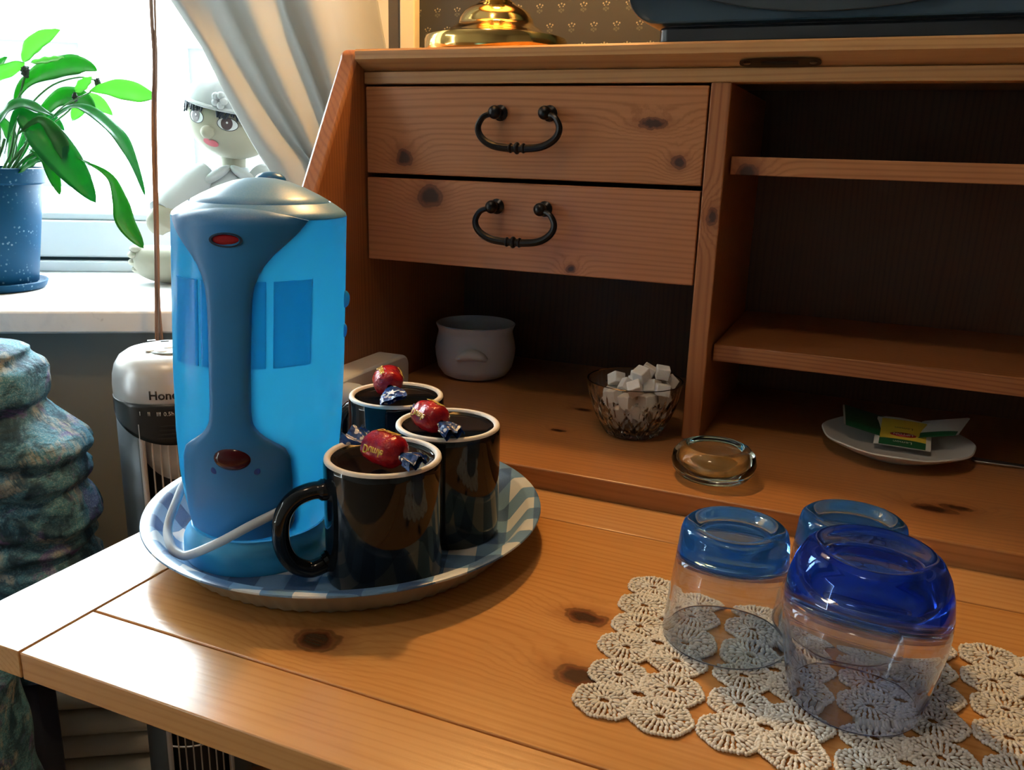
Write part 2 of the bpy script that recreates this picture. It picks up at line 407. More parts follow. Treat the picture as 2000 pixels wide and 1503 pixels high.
w_back = wood('pine_back_panel', 'z', 0.4, rough=0.5, light=(0.10, 0.038, 0.015), dark=(0.055, 0.019, 0.007))  # interior pine darkened to deepen the shade inside the compartments

TOPZ = 1.1285
def side_panel(x0, x1):
    poly = [(0.262, 0.0), (0.262, TOPZ - 0.003)]
    yt, zt = -0.015, TOPZ + 0.001
    for i in range(7):                           # rounded upper front corner
        q = i / 6; a = q * pi * 0.5
        poly.append((yt + 0.012 - 0.012 * math.sin(a) + 0.0, zt - 0.010 + 0.010 * math.cos(a)))
    sl = 0.078 / 0.136
    for z in (1.08, 1.03, 0.98, 0.93, 0.88, 0.83): poly.append((yt - (zt - 0.010 - z) * sl, z))
    poly += [(-0.20, 0.785), (-0.203, 0.765), (-0.203, 0.725), (-0.16, 0.70), (-0.16, 0.0)]
    return prism(poly, 'x', x0, x1)
obj('side_panel', side_panel(-0.0225, -0.002), w_side, desk, world=True, bevel=0.0035)
obj('side_panel', side_panel(XR, XR + 0.0205), w_side, desk, world=True, bevel=0.0035)
# top with a bevelled underside
tp = [(0.262, TOPZ), (-0.0150, TOPZ), (-0.0165, TOPZ - 0.002), (-0.0165, TOPZ - 0.0098), (-0.0140, TOPZ - 0.0115), (0.004, TOPZ - 0.0206), (0.262, TOPZ - 0.0206)]
top = obj('top_board', prism(tp, 'x', -0.002, XR), w_top, desk, world=True)
# strike plate of the lock let into the bevel
def on_bevel(x, w):                               # point on the sloping underside, w from front (0) to back (1)
    return Vector((x, -0.0140 + 0.018 * w, TOPZ - 0.0115 - 0.0091 * w)) + Vector((0, -0.0006, -0.0011))
sp = []
for i in range(28):
    q = 2 * pi * i / 28; c, s_ = math.cos(q), math.sin(q)
    xx = 0.4195 + math.copysign(abs(c) ** 0.6, c) * 0.034; wv = 0.50 + math.copysign(abs(s_) ** 0.6, s_) * 0.34
    sp.append(on_bevel(xx, wv))
dn = Vector((0, -0.45, -0.89)) * 0.0006
ng = len(sp); plate_m = M('dark_lock_plate', (0.06, 0.035, 0.02), 0.4, 0.7)
stp = obj('strike_plate', ([tuple(p) for p in sp] + [tuple(p + dn) for p in sp], [tuple(range(ng, 2 * ng)), tuple(reversed(range(ng)))] + [(i, (i + 1) % ng, ng + (i + 1) % ng, ng + i) for i in range(ng)]), plate_m, desk, world=True)
obj('lock_slot', ([tuple(on_bevel(0.4195 + a * 0.0155, 0.5 + b * 0.10) + dn * e) for e in (1.0, 1.7) for b in (-1, 1) for a in (-1, 1)], box(0, 1, 0, 1, 0, 1)[1]), M('slot_black', (0.004, 0.003, 0.003), 0.6), stp, world=True)
for sx in (-1, 1):
    c = on_bevel(0.4195 + sx * 0.0275, 0.5) + dn * 1.2
    obj('screw', ellipsoid(c, (0.0032, 0.0026, 0.0012), 12, 6), M('screw_steel', (0.2, 0.15, 0.1), 0.4, 0.8), stp, world=True)
obj('top_rail', box(-0.002, XR, 0.0, 0.020, ZS + 0.3359, ZS + 0.3480), w_top, desk, world=True, bevel=0.0008)
obj('divider', box(0.3615, 0.3797, 0.0, 0.245, ZS, ZS + 0.3359), w_div, desk, world=True, bevel=0.0012)
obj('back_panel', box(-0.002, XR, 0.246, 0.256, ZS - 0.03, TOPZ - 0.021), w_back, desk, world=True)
obj('base_shelf', box(-0.002, XR, -0.1431, 0.246, ZS - 0.0210, ZS), w_bot, desk, world=True, bevel=0.0016)
obj('shelf', box(0.3815, XR - 0.002, 0.0237, 0.245, ZS + 0.2728 - 0.0167, ZS + 0.2728), w_sh1, desk, world=True, bevel=0.0008)
obj('shelf', box(0.3815, XR - 0.002, 0.0237, 0.245, ZS + 0.0940 - 0.0167, ZS + 0.0940), w_sh2, desk, world=True, bevel=0.0008)
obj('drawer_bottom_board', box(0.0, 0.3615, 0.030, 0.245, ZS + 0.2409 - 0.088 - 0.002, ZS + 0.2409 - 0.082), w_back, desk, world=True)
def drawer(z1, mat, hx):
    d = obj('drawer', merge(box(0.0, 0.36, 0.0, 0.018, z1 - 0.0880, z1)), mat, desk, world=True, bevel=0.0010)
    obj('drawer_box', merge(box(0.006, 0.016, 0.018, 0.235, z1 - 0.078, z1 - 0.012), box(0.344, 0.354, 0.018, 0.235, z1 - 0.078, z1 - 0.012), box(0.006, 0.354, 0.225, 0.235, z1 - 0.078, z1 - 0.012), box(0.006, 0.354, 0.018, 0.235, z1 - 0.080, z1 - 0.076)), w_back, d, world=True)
    cx, cz = hx
    half = [(-0.0262, -0.0155, -0.002), (-0.0330, -0.0165, -0.0025), (-0.0385, -0.0172, -0.0055), (-0.0425, -0.0178, -0.0130), (-0.0412, -0.0182, -0.0205), (-0.0350, -0.0185, -0.0270), (-0.0250, -0.0185, -0.0315), (-0.0120, -0.0185, -0.0332), (0, -0.0185, -0.0334)]
    path = half + [(-a, b, c) for a, b, c in reversed(half[:-1])]
    pts = spline([(cx + a, b, cz + c) for a, b, c in path], 5)
    n = len(pts); rs = [0.0024 + 0.0014 * math.sin(pi * i / (n - 1)) for i in range(n)]
    g = [tube(pts, rs, 10)]
    for sx in (-1, 1):
        g.append(ellipsoid((cx + sx * 0.0262, -0.0155, cz), (0.0066, 0.0062, 0.0066), 16, 10))
        g.append(xf(lathe([(0, 0), (0.0075, 0), (0.0078, 0.0016), (0.0044, 0.004), (0.0040, 0.011), (0, 0.011)], 16), Matrix.Translation((cx + sx * 0.0262, -0.0002, cz)) @ Matrix.Rotation(pi / 2, 4, 'X')))
    for dx, rr, ll in ((-0.0068, 0.0050, 0.0024), (0, 0.0060, 0.0034), (0.0068, 0.0050, 0.0024)):
        g.append(ellipsoid((cx + dx, -0.0185, cz - 0.0333), (ll, rr, rr), 14, 8))
    obj('handle', merge(*g), iron, d, world=True)
drawer(ZS + 0.3334, w_d1, (0.1827, 1.0680))
drawer(ZS + 0.2409, w_d2, (0.1814, 0.9772))
# writing board: breadboard end, front batten, rear batten and glued centre panel with recessed joints
XL, XJ, YJ, YF, TW = 0.0231, 0.0869, -0.4633, -0.5153, 0.0176
BR = 0.775
gap = 0.0011
wb = obj('writing_board', box(XJ - 0.004, BR, YF + 0.003, -0.1445, WB - TW, WB - 0.0030), M('joint_dark', (0.10, 0.035, 0.012), 0.6), desk, world=True)
obj('plank', box(XL, XJ - gap, YF, -0.1440, WB - TW, WB), w_end, wb, world=True, bevel=0.0008)
obj('plank', box(XJ + gap * 0.2, BR, YF, YJ - gap * 0.6, WB - TW - 0.0001, WB), w_front, wb, world=True, bevel=0.0008)
obj('plank', box(XJ + gap * 0.2, BR, YJ + gap * 0.6, -0.1998 - gap * 0.5, WB - TW * 0.8, WB), w_board, wb, world=True, bevel=0.0008)
obj('plank', box(XJ + gap * 0.2, BR, -0.1998 + gap * 0.5, -0.1440, WB - TW * 0.8, WB), w_front, wb, world=True, bevel=0.0008)
# lower carcass, seen in the sliver under the board
obj('lower_front', box(-0.002, XR, -0.150, -0.132, 0.05, WB - TW - 0.012), w_side, desk, world=True, bevel=0.001)
obj('slide_arm', box(0.005, 0.026, -0.42, -0.145, WB - TW - 0.046, WB - TW - 0.0005), w_side, desk, world=True, bevel=0.002)
obj('slide_arm', box(XR - 0.05, XR - 0.03, -0.42, -0.145, WB - TW - 0.046, WB - TW - 0.0005), w_side, desk, world=True, bevel=0.002)
# ================================================================== SERVING TRAY
TRAY = (0.1648, -0.2920, WB)
tray = thing('serving_tray', 'round tray with blue and white gingham lining and fluted beige side on the writing board', 'tray', TRAY)
def gingham():
    m, nt, p = new_mat('gingham_laminate'); k = NT(nt); x, y, z = k.xyz(k.obj())
    c, s = math.cos(0.36), math.sin(0.36); w = 0.0205
    u = k.math('DIVIDE', k.math('ADD', k.math('MULTIPLY', x, c), k.math('MULTIPLY', y, s)), w)
    v = k.math('DIVIDE', k.math('ADD', k.math('MULTIPLY', x, -s), k.math('MULTIPLY', y, c)), w)
    a = k.math('GREATER_THAN', k.math('FRACT', k.math('MULTIPLY', u, 0.5)), 0.5); b = k.math('GREATER_THAN', k.math('FRACT', k.math('MULTIPLY', v, 0.5)), 0.5)
    weave = k.noise(k.obj(), 900, 2)
    col = k.mix(a, (0.66, 0.69, 0.70), (0.13, 0.27, 0.46)); col2 = k.mix(a, (0.13, 0.27, 0.46), (0.03, 0.095, 0.24))
    col = k.mix(b, col, col2); col = k.mix(k.math('MULTIPLY', weave, 0.16), col, (0.5, 0.6, 0.7))
    nt.links.new(col, p.inputs['Base Color']); p.inputs['Roughness'].default_value = 0.28; return m
flute_m = M('fluted_beige_side', (0.36, 0.30, 0.21), 0.55)
obj('tray_side', lathe([(0, 0.0002), (0.1215, 0.0002), (0.1240, 0.0012), (0.1290, 0.0070), (0.1360, 0.0160), (0.1410, 0.0215), (0.1435, 0.0232), (0.1400, 0.0228), (0.1240, 0.0026), (0, 0.0024)], 320,
    rfun=lambda t, r, z: 0.0009 * math.sin(80 * t) if r > 0.1238 and 0.0005 < z < 0.0225 else 0), flute_m, tray, sharp=60)
obj('tray_lining', lathe([(0.1434, 0.0233), (0.1478, 0.0240), (0.1490, 0.0252), (0.1486, 0.0262), (0.1470, 0.0266), (0.1405, 0.0256), (0.1385, 0.0242), (0.1262, 0.0066), (0.1235, 0.0046), (0.1200, 0.0040), (0, 0.0038)], 160), gingham(), tray, sharp=50)
TZ = WB + 0.0041

# ================================================================== MUGS (upside down)
mug = thing('mug', 'glossy black mug standing upside down nearest the front, its handle showing, one sweet on top', 'mug', (0.2285, -0.3440, TZ), 'black mugs on the tray')
mug.rotation_euler = (0, 0, math.radians(225))
obj('body', lathe([(0, 0.079), (0.034, 0.079), (0.0352, 0.076), (0.0358, 0.003), (0.0370, 0.0004), (0.0386, 0.0006), (0.0395, 0.0025), (0.0398, 0.012), (0.0398, 0.080), (0.0396, 0.0836), (0.0391, 0.0850), (0.0352, 0.0850), (0.0340, 0.0838), (0.0300, 0.0830), (0, 0.0828)], 64), blackmug, mug, sharp=50)
obj('foot_ring', lathe([(0.0393, 0.0846), (0.0391, 0.0860), (0.0384, 0.0868), (0.0366, 0.0870), (0.0354, 0.0864), (0.0348, 0.0848)], 64), bisque, mug, sharp=70)
hp = spline([(0.0370, 0, 0.0660), (0.0480, 0, 0.0665), (0.0590, 0, 0.0625), (0.0665, 0, 0.0530), (0.0690, 0, 0.0400), (0.0675, 0, 0.0270), (0.0615, 0, 0.0160), (0.0515, 0, 0.0105), (0.0430, 0, 0.0120), (0.0370, 0, 0.0155)], 6)
hg = tube(hp, [0.0058 if 3 < i < len(hp) - 4 else 0.0072 for i in range(len(hp))], 14)
hg = ([(p[0], p[1] * 1.15, p[2]) for p in hg[0]], hg[1])
obj('handle', hg, blackmug, mug)
m2 = dup(mug, (0.2350, -0.2620, TZ), math.radians(95), 'black upside-down mug beside the tray edge with a sweet whose foil end sticks out')
m3 = dup(mug, (0.1605, -0.2120, TZ), math.radians(165), 'black upside-down mug furthest back, close to the white socket strip')

# ================================================================== SWEETS
def foil(name, a, b, spots=True):
    m, nt, p = new_mat(name); k = NT(nt); O = k.obj()
    n = k.noise(O, 160, 3, 0.6); x, y, z = k.xyz(O)
    col = k.mix(k.sstep(n, 0.35, 0.7), a, b)
    if spots:
        v = k.n('ShaderNodeTexVoronoi'); k.put(v.inputs['Vector'], O); v.inputs['Scale'].default_value = 190
        col = k.mix(k.sstep(v.outputs['Distance'], 0.33, 0.25), col, (0.75, 0.74, 0.72))
    nt.links.new(col, p.inputs['Base Color']); p.inputs['Roughness'].default_value = 0.2; p.inputs['Metallic'].default_value = 0.05
    k.bump(k.noise(O, 330, 3, 0.6, 1.0), 0.5, 0.0012, p)
    return m
red_foil = foil('red_wrapper', (0.45, 0.010, 0.012), (0.26, 0.004, 0.02), False); blue_foil = foil('blue_star_wrapper', (0.008, 0.030, 0.13), (0.016, 0.08, 0.32))
gold_ink = M('gold_lettering', (0.80, 0.52, 0.06), 0.35); silver_ink = M('white_star', (0.80, 0.82, 0.85), 0.4)
twd = text2d('Dumle', 0.0074, 0.0001, 2); twd = ([(x * 0.88, y) for x, y in twd[0]], twd[1])
def sweet(label, loc, rot, L=0.0245, R=0.0096, ends=((0.020, 0.0085, 0.0), (0.018, 0.008, 0.0)), seed=0, roll=0.9, star=False):
    t = thing('wrapped_sweet', label, 'sweet', loc, 'red wrapped sweets on the mugs'); t.rotation_euler = rot
    def bodyf(u, v):
        x = -L / 2 + L * v; e = abs(2 * v - 1); r = R * (1 - e ** 4.5) ** 0.5 if e < 1 else 0
        r = max(r, 0.0022); a = 2 * pi * u
        w = mnoise.noise(Vector((math.cos(a) * 2.2 + seed * 3.1, math.sin(a) * 2.2, x * 150)))
        r *= 1 + 0.09 * w
        return (x, r * 1.05 * math.cos(a), r * 0.92 * math.sin(a))
    obj('wrapper', gridsurf(bodyf, 32, 22, True), red_foil, t, sharp=60)
    for sgn, (el, ew, bend) in zip((-1, 1), ends):
        def endf(u, v, sgn=sgn, el=el, ew=ew, bend=bend):
            x = sgn * (L / 2 - 0.0012 + el * v); a = 2 * pi * u
            fl = 0.0024 + (ew - 0.0024) * min(1, v * 1.5) ** 0.8
            w = mnoise.noise(Vector((math.cos(a) * 3 + seed + sgn, math.sin(a) * 3, v * 4)))
            flat = 0.25 if star and sgn == 1 else 1.0
            rr = fl * (1 + 0.35 * flat * w * v)
            return (x + 0.002 * w * v, rr * math.cos(a), rr * (0.30 if flat == 1 else 0.16) * math.sin(a) + 0.0022 * flat * math.sin(a * 5 + seed) * v + bend * v * v)
        e = obj('twisted_end', gridsurf(endf, 30, 8, True), blue_foil, t, sharp=80)
        if star and sgn == 1:
            P = []
            for i in range(10):
                r = 0.0056 if i % 2 == 0 else 0.0023; q = 2 * pi * i / 10 + 0.3
                P.append((L / 2 + el * 0.62 + r * math.cos(q), r * math.sin(q)))
            obj('printed_star', prism(P, 'z', bend * 0.40 + 0.0022, bend * 0.40 + 0.0026), silver_ink, e)
    for rl in (roll, roll - 1.5):
        V = []
        for x, y in twd[0]:
            a = rl + (y - 0.0025) / R; rr = R * 1.075
            V.append((x + 0.002, rr * 1.05 * math.sin(-a), rr * 0.92 * math.cos(a)))
        obj('lettering', (V, twd[1]), gold_ink, t, solid=0.0003)
    return t
ZC = TZ + 0.0955
sweet('red wrapped sweet with dark star-patterned ends on the front mug that shows its handle', (0.2365, -0.3550, ZC), (0.1, 0.04, -0.23), L=0.031, R=0.0118, seed=1, roll=1.25, ends=((0.017, 0.0100, 0.003), (0.015, 0.0085, -0.002)))
sweet('red wrapped sweet whose silvery blue end spreads over the mug beside the tray edge', (0.2290, -0.2790, ZC), (0.0, 0.05, -0.52), L=0.030, R=0.0115, seed=4, roll=1.2, ends=((0.006, 0.005, 0.001), (0.019, 0.0090, -0.003)))
sweet('red wrapped sweet with a white star on its long blue end, on the rearmost mug', (0.1530, -0.2130, ZC + 0.0020), (0.30, 0.10, -0.92), L=0.031, R=0.0118, seed=8, roll=0.25, ends=((0.008, 0.0045, 0.002), (0.028, 0.0110, -0.001)), star=True)

# ================================================================== KETTLE
KB = (0.124, -0.347, TZ)
ket = thing('electric_kettle', 'tall blue translucent electric kettle with red switch on the tray', 'kettle', KB)
ket.rotation_euler = (0, 0, math.atan2(0.3925, 0.9193))
def blue_plastic(name, dif, tra, mixf, rough, dust_sheen=0.0, coat=0.4):
    m, nt, p = new_mat(name); k = NT(nt)
    p.inputs['Roughness'].default_value = rough
    col = None
    if dust_sheen:
        nz = k.xyz(k.n('ShaderNodeNewGeometry').outputs['Normal'])[2]
        up = k.sstep(nz, 0.02, 0.7); sp_ = k.noise(k.obj(), 900, 2, 0.7); f = k.math('MULTIPLY', up, k.math('ADD', k.math('MULTIPLY', sp_, 0.7), 0.25), clamp=True)
        col = k.mix(k.math('MULTIPLY', f, dust_sheen), dif, (0.46, 0.63, 0.78)); nt.links.new(col, p.inputs['Base Color'])  # pale blue for dust on upward faces and the head's painted highlight
    else: p.inputs['Base Color'].default_value = (*dif, 1)
    if mixf > 0:
        t = k.n('ShaderNodeBsdfTranslucent'); t.inputs['Color'].default_value = (*tra, 1)
        mx = k.n('ShaderNodeMixShader'); mx.inputs[0].default_value = mixf
        nt.links.new(p.outputs[0], mx.inputs[1]); nt.links.new(t.outputs[0], mx.inputs[2])
        nt.links.new(mx.outputs[0], nt.nodes['Material Output'].inputs['Surface'])
    return m
kb_body = blue_plastic('blue_translucent_tank', (0.026, 0.35, 0.76), (0.20, 0.78, 1.0), 0.62, 0.22)
kb_rib = blue_plastic('blue_tank_inner', (0.024, 0.33, 0.74), (0.195, 0.755, 1.0), 0.60, 0.22)
kb_grip = blue_plastic('blue_grip_plastic', (0.018, 0.22, 0.58), (0, 0, 0), 0.0, 0.40, 0.40)
kb_head = blue_plastic('blue_head_plastic', (0.022, 0.27, 0.64), (0, 0, 0), 0.0, 0.34, 0.55)
kb_base = blue_plastic('blue_base_plastic', (0.045, 0.42, 0.76), (0.05, 0.5, 0.9), 0.0, 0.3, 0.2)
red_m = M('red_lens', (0.35, 0.012, 0.02), 0.15); dark_red = M('dark_red_switch', (0.06, 0.003, 0.006), 0.07, spec=0.35)
NE = 2.03
RZ = [(0.020, 0.0462), (0.034, 0.0490), (0.048, 0.0518), (0.065, 0.0543), (0.095, 0.0562), (0.140, 0.0570), (0.190, 0.0566), (0.225, 0.0562), (0.2405, 0.0561)]
def interp(tab, z):
    if z <= tab[0][0]: return tab[0][1]
    for (a, b), (c, d) in zip(tab, tab[1:]):
        if z <= c:
            t = (z - a) / (c - a); return b + (d - b) * t
    return tab[-1][1]
def se(t, r, z):
    return r * ((abs(math.cos(t)) ** NE + abs(math.sin(t)) ** NE) ** (-1 / NE) - 1)
LEAN = 0.050
def lean(g): return [(p[0] + LEAN * p[2], p[1], p[2]) for p in g[0]], g[1]
obj('power_base', lean(lathe([(0, 0.0), (0.0520, 0.0), (0.0532, 0.004), (0.0532, 0.013), (0.0520, 0.0165), (0.0490, 0.0205), (0.0478, 0.0235), (0, 0.0235)], 72)), kb_base, ket, sharp=40)
zz = [0.0245 + (0.2400 - 0.0245) * i / 40 for i in range(41)]
obj('water_tank', lean(lathe([(interp(RZ, z), z) for z in zz], 96, se)), kb_body, ket, sharp=180)
HEAD = [(0.0550, 0.2392), (0.0560, 0.2402), (0.0555, 0.2418), (0.0530, 0.2440), (0.0490, 0.2467), (0.0454, 0.2489), (0.0448, 0.2482), (0, 0.2470)]
obj('head', lean(lathe(HEAD, 96, se)), kb_head, ket, sharp=50)
obj('lid', lean(lathe([(0.0445, 0.2482), (0.0438, 0.2500), (0.0380, 0.2532), (0.0280, 0.2580), (0.0180, 0.2617), (0.0090, 0.2636), (0, 0.2641)], 72, se)), kb_head, ket, sharp=60)
obj('lid_button', lean(ellipsoid((0.0035, 0.010, 0.2618), (0.0105, 0.0085, 0.0058), 24, 12)), M('blue_button', (0.02, 0.17, 0.45), 0.3), ket)
# proud grip strip on the front: wide at the head, a narrow waist, wide foot
ST = [(0.0300, 0.0340), (0.0360, 0.0364), (0.0410, 0.0370), (0.0700, 0.0366), (0.0855, 0.0357), (0.0936, 0.0325), (0.0975, 0.0275), (0.1017, 0.0217), (0.1065, 0.0168), (0.1118, 0.0138), (0.120, 0.0129), (0.150, 0.0128), (0.185, 0.0135), (0.1945, 0.0143), (0.202, 0.0157), (0.2075, 0.0178), (0.213, 0.0208), (0.2190, 0.0255), (0.2244, 0.0310), (0.2320, 0.0385), (0.2400, 0.0440)]
def fy(s, z, R):
    q = min(1, abs(s) / R); return R * max(0.0, 1 - q ** NE) ** (1 / NE)
def headR(z):
    if z < 0.2385: return interp(RZ, z)
    tab = [(0.2380, 0.0561), (0.2402, 0.0560), (0.2418, 0.0555), (0.2440, 0.0530), (0.2467, 0.0490), (0.2489, 0.0454)]
    return interp(tab, z)
def strip_surface(wtab, z0, z1, nz, delta, c=-0.003, arch=0.0, dep=0.004):
    us = [-1.0, -1.0, -0.97, -0.9, -0.75, -0.5, -0.25, 0, 0.25, 0.5, 0.75, 0.9, 0.97, 1.0, 1.0]; V, F = [], []
    nu = len(us)
    for j in range(-1, nz + 2):
        jj = min(max(j, 0), nz); zc = z0 + (z1 - z0) * jj / nz
        w = interp(wtab, zc)
        for i, u in enumerate(us):
            z = zc + arch * (1 - u * u) * max(0.0, (zc - z0) / (z1 - z0) - 0.72) / 0.28
            z -= (0.004 * (1 - u * u)) * max(0, 1 - (zc - z0) / 0.02) if arch else 0
            s = c + u * w; R = headR(z)
            edge = i in (0, nu - 1) or j in (-1, nz + 1)
            d = -dep if edge else delta(zc) * (1 - 0.35 * abs(u) ** 10)
            R2 = R + d; V.append((s, -fy(s, z, max(R2, abs(s) * 1.0001)), z))
    m = nz + 3
    for j in range(m - 1):
        for i in range(nu - 1): F.append((j * nu + i, j * nu + i + 1, (j + 1) * nu + i + 1, (j + 1) * nu + i))
    return V, F
dl = [(0.030, 0.0022), (0.06, 0.0026), (0.10, 0.0050), (0.15, 0.0062), (0.20, 0.0052), (0.232, 0.0024), (0.244, 0.0014)]
obj('grip', lean(strip_surface(ST, 0.0300, 0.2400, 70, lambda z: interp(dl, z), arch=0.0072)), kb_grip, ket, sharp=50)
def panel(s0, s1, z0, z1):
    c = (s0 + s1) / 2; w = (s1 - s0) / 2
    return lean(strip_surface([(0, w), (1, w)], z0, z1, 12, lambda z: 0.0009, c=c, dep=0.001))
for a, b in ((-0.0435, -0.0245), (-0.0225, -0.0172), (0.0108, 0.0185), (0.0230, 0.0430)):
    obj('tank_rib', panel(a, b, 0.1480, 0.2030), kb_rib, ket, sharp=40)
def on_front(s, z, d): return Vector((s + LEAN * z, -fy(s, z, headR(z) + d), z))
obj('pilot_lamp', ellipsoid(on_front(-0.004, 0.2287, 0.0024), (0.0087, 0.0016, 0.0034), 24, 12), red_m, ket)
obj('pilot_surround', xf(lathe([(0.0100, 0), (0.0102, 0.0010), (0.0086, 0.0012), (0.0084, 0.0)], 28), Matrix.Translation(on_front(-0.004, 0.2287, 0.0028)) @ Matrix.Rotation(pi / 2, 4, 'X') @ Matrix.Diagonal((1, 0.44, 1, 1))), M('navy_surround', (0.02, 0.05, 0.10), 0.4), ket)
obj('switch', ellipsoid(on_front(-0.0015, 0.0885, 0.0024), (0.0122, 0.0058, 0.0082), 28, 14), dark_red, ket)
dotm = M('blue_dot', (0.015, 0.06, 0.34), 0.4)
for s, z in ((-0.0135, 0.0795), (0.0135, 0.0798)):
    obj('printed_dot', ellipsoid(on_front(s, z, 0.0034), (0.0027, 0.0006, 0.0027), 16, 8), dotm, ket)
obj('hinge_stud', lean(merge(ellipsoid((0.0566, 0.004, 0.184), (0.0035, 0.004, 0.0060), 16, 8), ellipsoid((0.0568, 0.004, 0.162), (0.002, 0.003, 0.0050), 14, 8))), kb_body, ket)
# cord: leaves the base behind, loops round in front
cp = [(-0.022, 0.046, 0.030), (-0.040, 0.034, 0.050), (-0.0520, 0.010, 0.050), (-0.0540, -0.017, 0.0370), (-0.0540, -0.0324, 0.0260), (-0.0465, -0.0480, 0.0205), (-0.0385, -0.0548, 0.0180), (-0.0298, -0.0580, 0.0190), (-0.0080, -0.0612, 0.0305), (0.0124, -0.0595, 0.0421), (0.0296, -0.0528, 0.0497), (0.0454, -0.0395, 0.0549), (0.0530, -0.0220, 0.0560)]
obj('cord', tube(spline(cp, 8), 0.0031, 12), M('pale_cord', (0.62, 0.66, 0.70), 0.35), ket)

# ================================================================== CROCHETED RUNNER
doily = thing('crochet_runner', 'ecru crocheted table runner of shell motifs lying under the blue glasses', 'table runner', (0.53, -0.35, WB))
yarn = M('ecru_yarn', (0.76, 0.72, 0.66), 0.85)
def stitch(x, y, z, dx, dy, ln, r):
    L = math.hypot(dx, dy) or 1; a = Vector((dx / L, dy / L, 0)); b = Vector((-a.y, a.x, 0))
    return ellipsoid((x, y, z), (ln, r, r * 0.85), 6, 4, (a, b, Vector((0, 0, 1))))
def make_motif(seed):
    rnd = random.Random(seed); G = []
    jit = lambda s: rnd.uniform(-s, s)
    Z1 = 0.0011
    for sx in (-1, 1):
        for sy in (-1, 1):
            cx, cy = sx * 0.0155, sy * 0.0132
            ax, ay = 1.10, 0.94
            for ring, (r0, n, ln, rr, zz) in enumerate(((0.0032, 12, 0.0014, 0.0011, 0.0012), (0.0062, 18, 0.0029, 0.00105, 0.0014), (0.0102, 24, 0.0024, 0.00115, 0.0013), (0.0132, 30, 0.0018, 0.0012, 0.0012))):
                for i in range(n):
                    q = 2 * pi * (i + 0.5 * (ring % 2)) / n; c, s = math.cos(q), math.sin(q)
                    x, y = cx + ax * r0 * c, cy + ay * r0 * s
                    tang = ring == 0
                    G.append(stitch(x + jit(.0003), y + jit(.0003), zz + jit(.0003), -s if tang else c + jit(.25), c if tang else s + jit(.25), ln, rr))
            for i in range(28):
                q = 2 * pi * i / 28; c, s = math.cos(q), math.sin(q); r0 = 0.0152
                sc = 1 + 0.035 * math.cos(7 * q)
                for e in (-0.0007, 0.0007):
                    G.append(stitch(cx + ax * r0 * sc * c - s * e * 1.2, cy + ay * r0 * sc * s + c * e * 1.2, 0.0012 + jit(.0003), c - s * 2 * (e > 0), s + c * 2 * (e > 0), 0.0015, 0.00125))
    for r0, n in ((1.0, 14), (1.55, 18)):
        for i in range(n):
            q = 2 * pi * i / n; x, y = 0.0052 * r0 * math.cos(q), 0.0030 * r0 * math.sin(q)
            G.append(stitch(x, y, 0.0016 + jit(.0003), -math.sin(q) * 5, math.cos(q) * 3, 0.0014, 0.001))
    for i in range(22):                      # bars that join the four shells
        q = 2 * pi * i / 22; c, s = math.cos(q), math.sin(q)
        if abs(math.sin(2 * q)) < 0.8:
            for r0 in (0.0100, 0.0130, 0.0160, 0.019) if abs(c) > 0.6 else (0.0070, 0.0098, 0.0125, 0.015):
                G.append(stitch(r0 * c * 1.1, r0 * s, 0.0012, c, s, 0.0023, 0.0012))
    V, F = merge(*G); me = bpy.data.meshes.new('crochet_motif'); me.from_pydata(V, [], F)
    me.polygons.foreach_set('use_smooth', [True] * len(F)); me.materials.append(yarn); return me
motifs = [make_motif(i) for i in (11, 12)]
DX, DY = 0.0678, 0.0556
for c in range(4):
    for r in range(3):
        o = bpy.data.objects.new('crochet_motif', motifs[(c + r) % 2]); COL.objects.link(o); o.parent = doily
        x = 0.4258 + c * DX - r * 0.0030 * (1 if c == 0 else 0.6); y = -0.4005 + r * DY + c * 0.0016
        if r == 2: y -= 0.002
        o.location = (x - 0.53, y + 0.35, 0.0002); o.rotation_euler = (0, 0, random.uniform(-0.05, 0.05))

# ================================================================== BLUE TUMBLERS (upside down)
def tinted(name, z0, z1, tint, clear, lit_blue, amount):
    m, nt, g = glass(name); k = NT(nt); z = k.xyz(k.obj())[2]
    f = k.sstep(z, z0, z1); nt.links.new(k.mix(f, clear, tint), g.inputs['Color'])
    d = k.n('ShaderNodeBsdfTranslucent'); d.inputs['Color'].default_value = (*lit_blue, 1); e = k.n('ShaderNodeBsdfDiffuse'); e.inputs['Color'].default_value = (*lit_blue, 1)  # blue scatter added to stand for window light caught in the base
    a = k.n('ShaderNodeAddShader'); nt.links.new(d.outputs[0], a.inputs[0]); nt.links.new(e.outputs[0], a.inputs[1])
    mx = k.n('ShaderNodeMixShader'); nt.links.new(k.math('ADD', k.math('MULTIPLY', f, amount), 0.012), mx.inputs[0])
    nt.links.new(g.outputs[0], mx.inputs[1]); nt.links.new(a.outputs[0], mx.inputs[2]); nt.links.new(mx.outputs[0], nt.nodes['Material Output'].inputs['Surface'])
    return m
GZ = WB + 0.0026
tm = tinted('blue_footed_glass', 0.050, 0.062, (0.50, 0.73, 1.0), (0.955, 0.975, 0.995), (0.05, 0.28, 0.75), 0.065)
tumb = thing('tumbler', 'straight tapered glass tumbler with pale blue base, upside down on the runner nearest the tray', 'glass', (0.4588, -0.3195, GZ), 'blue glasses on the runner')
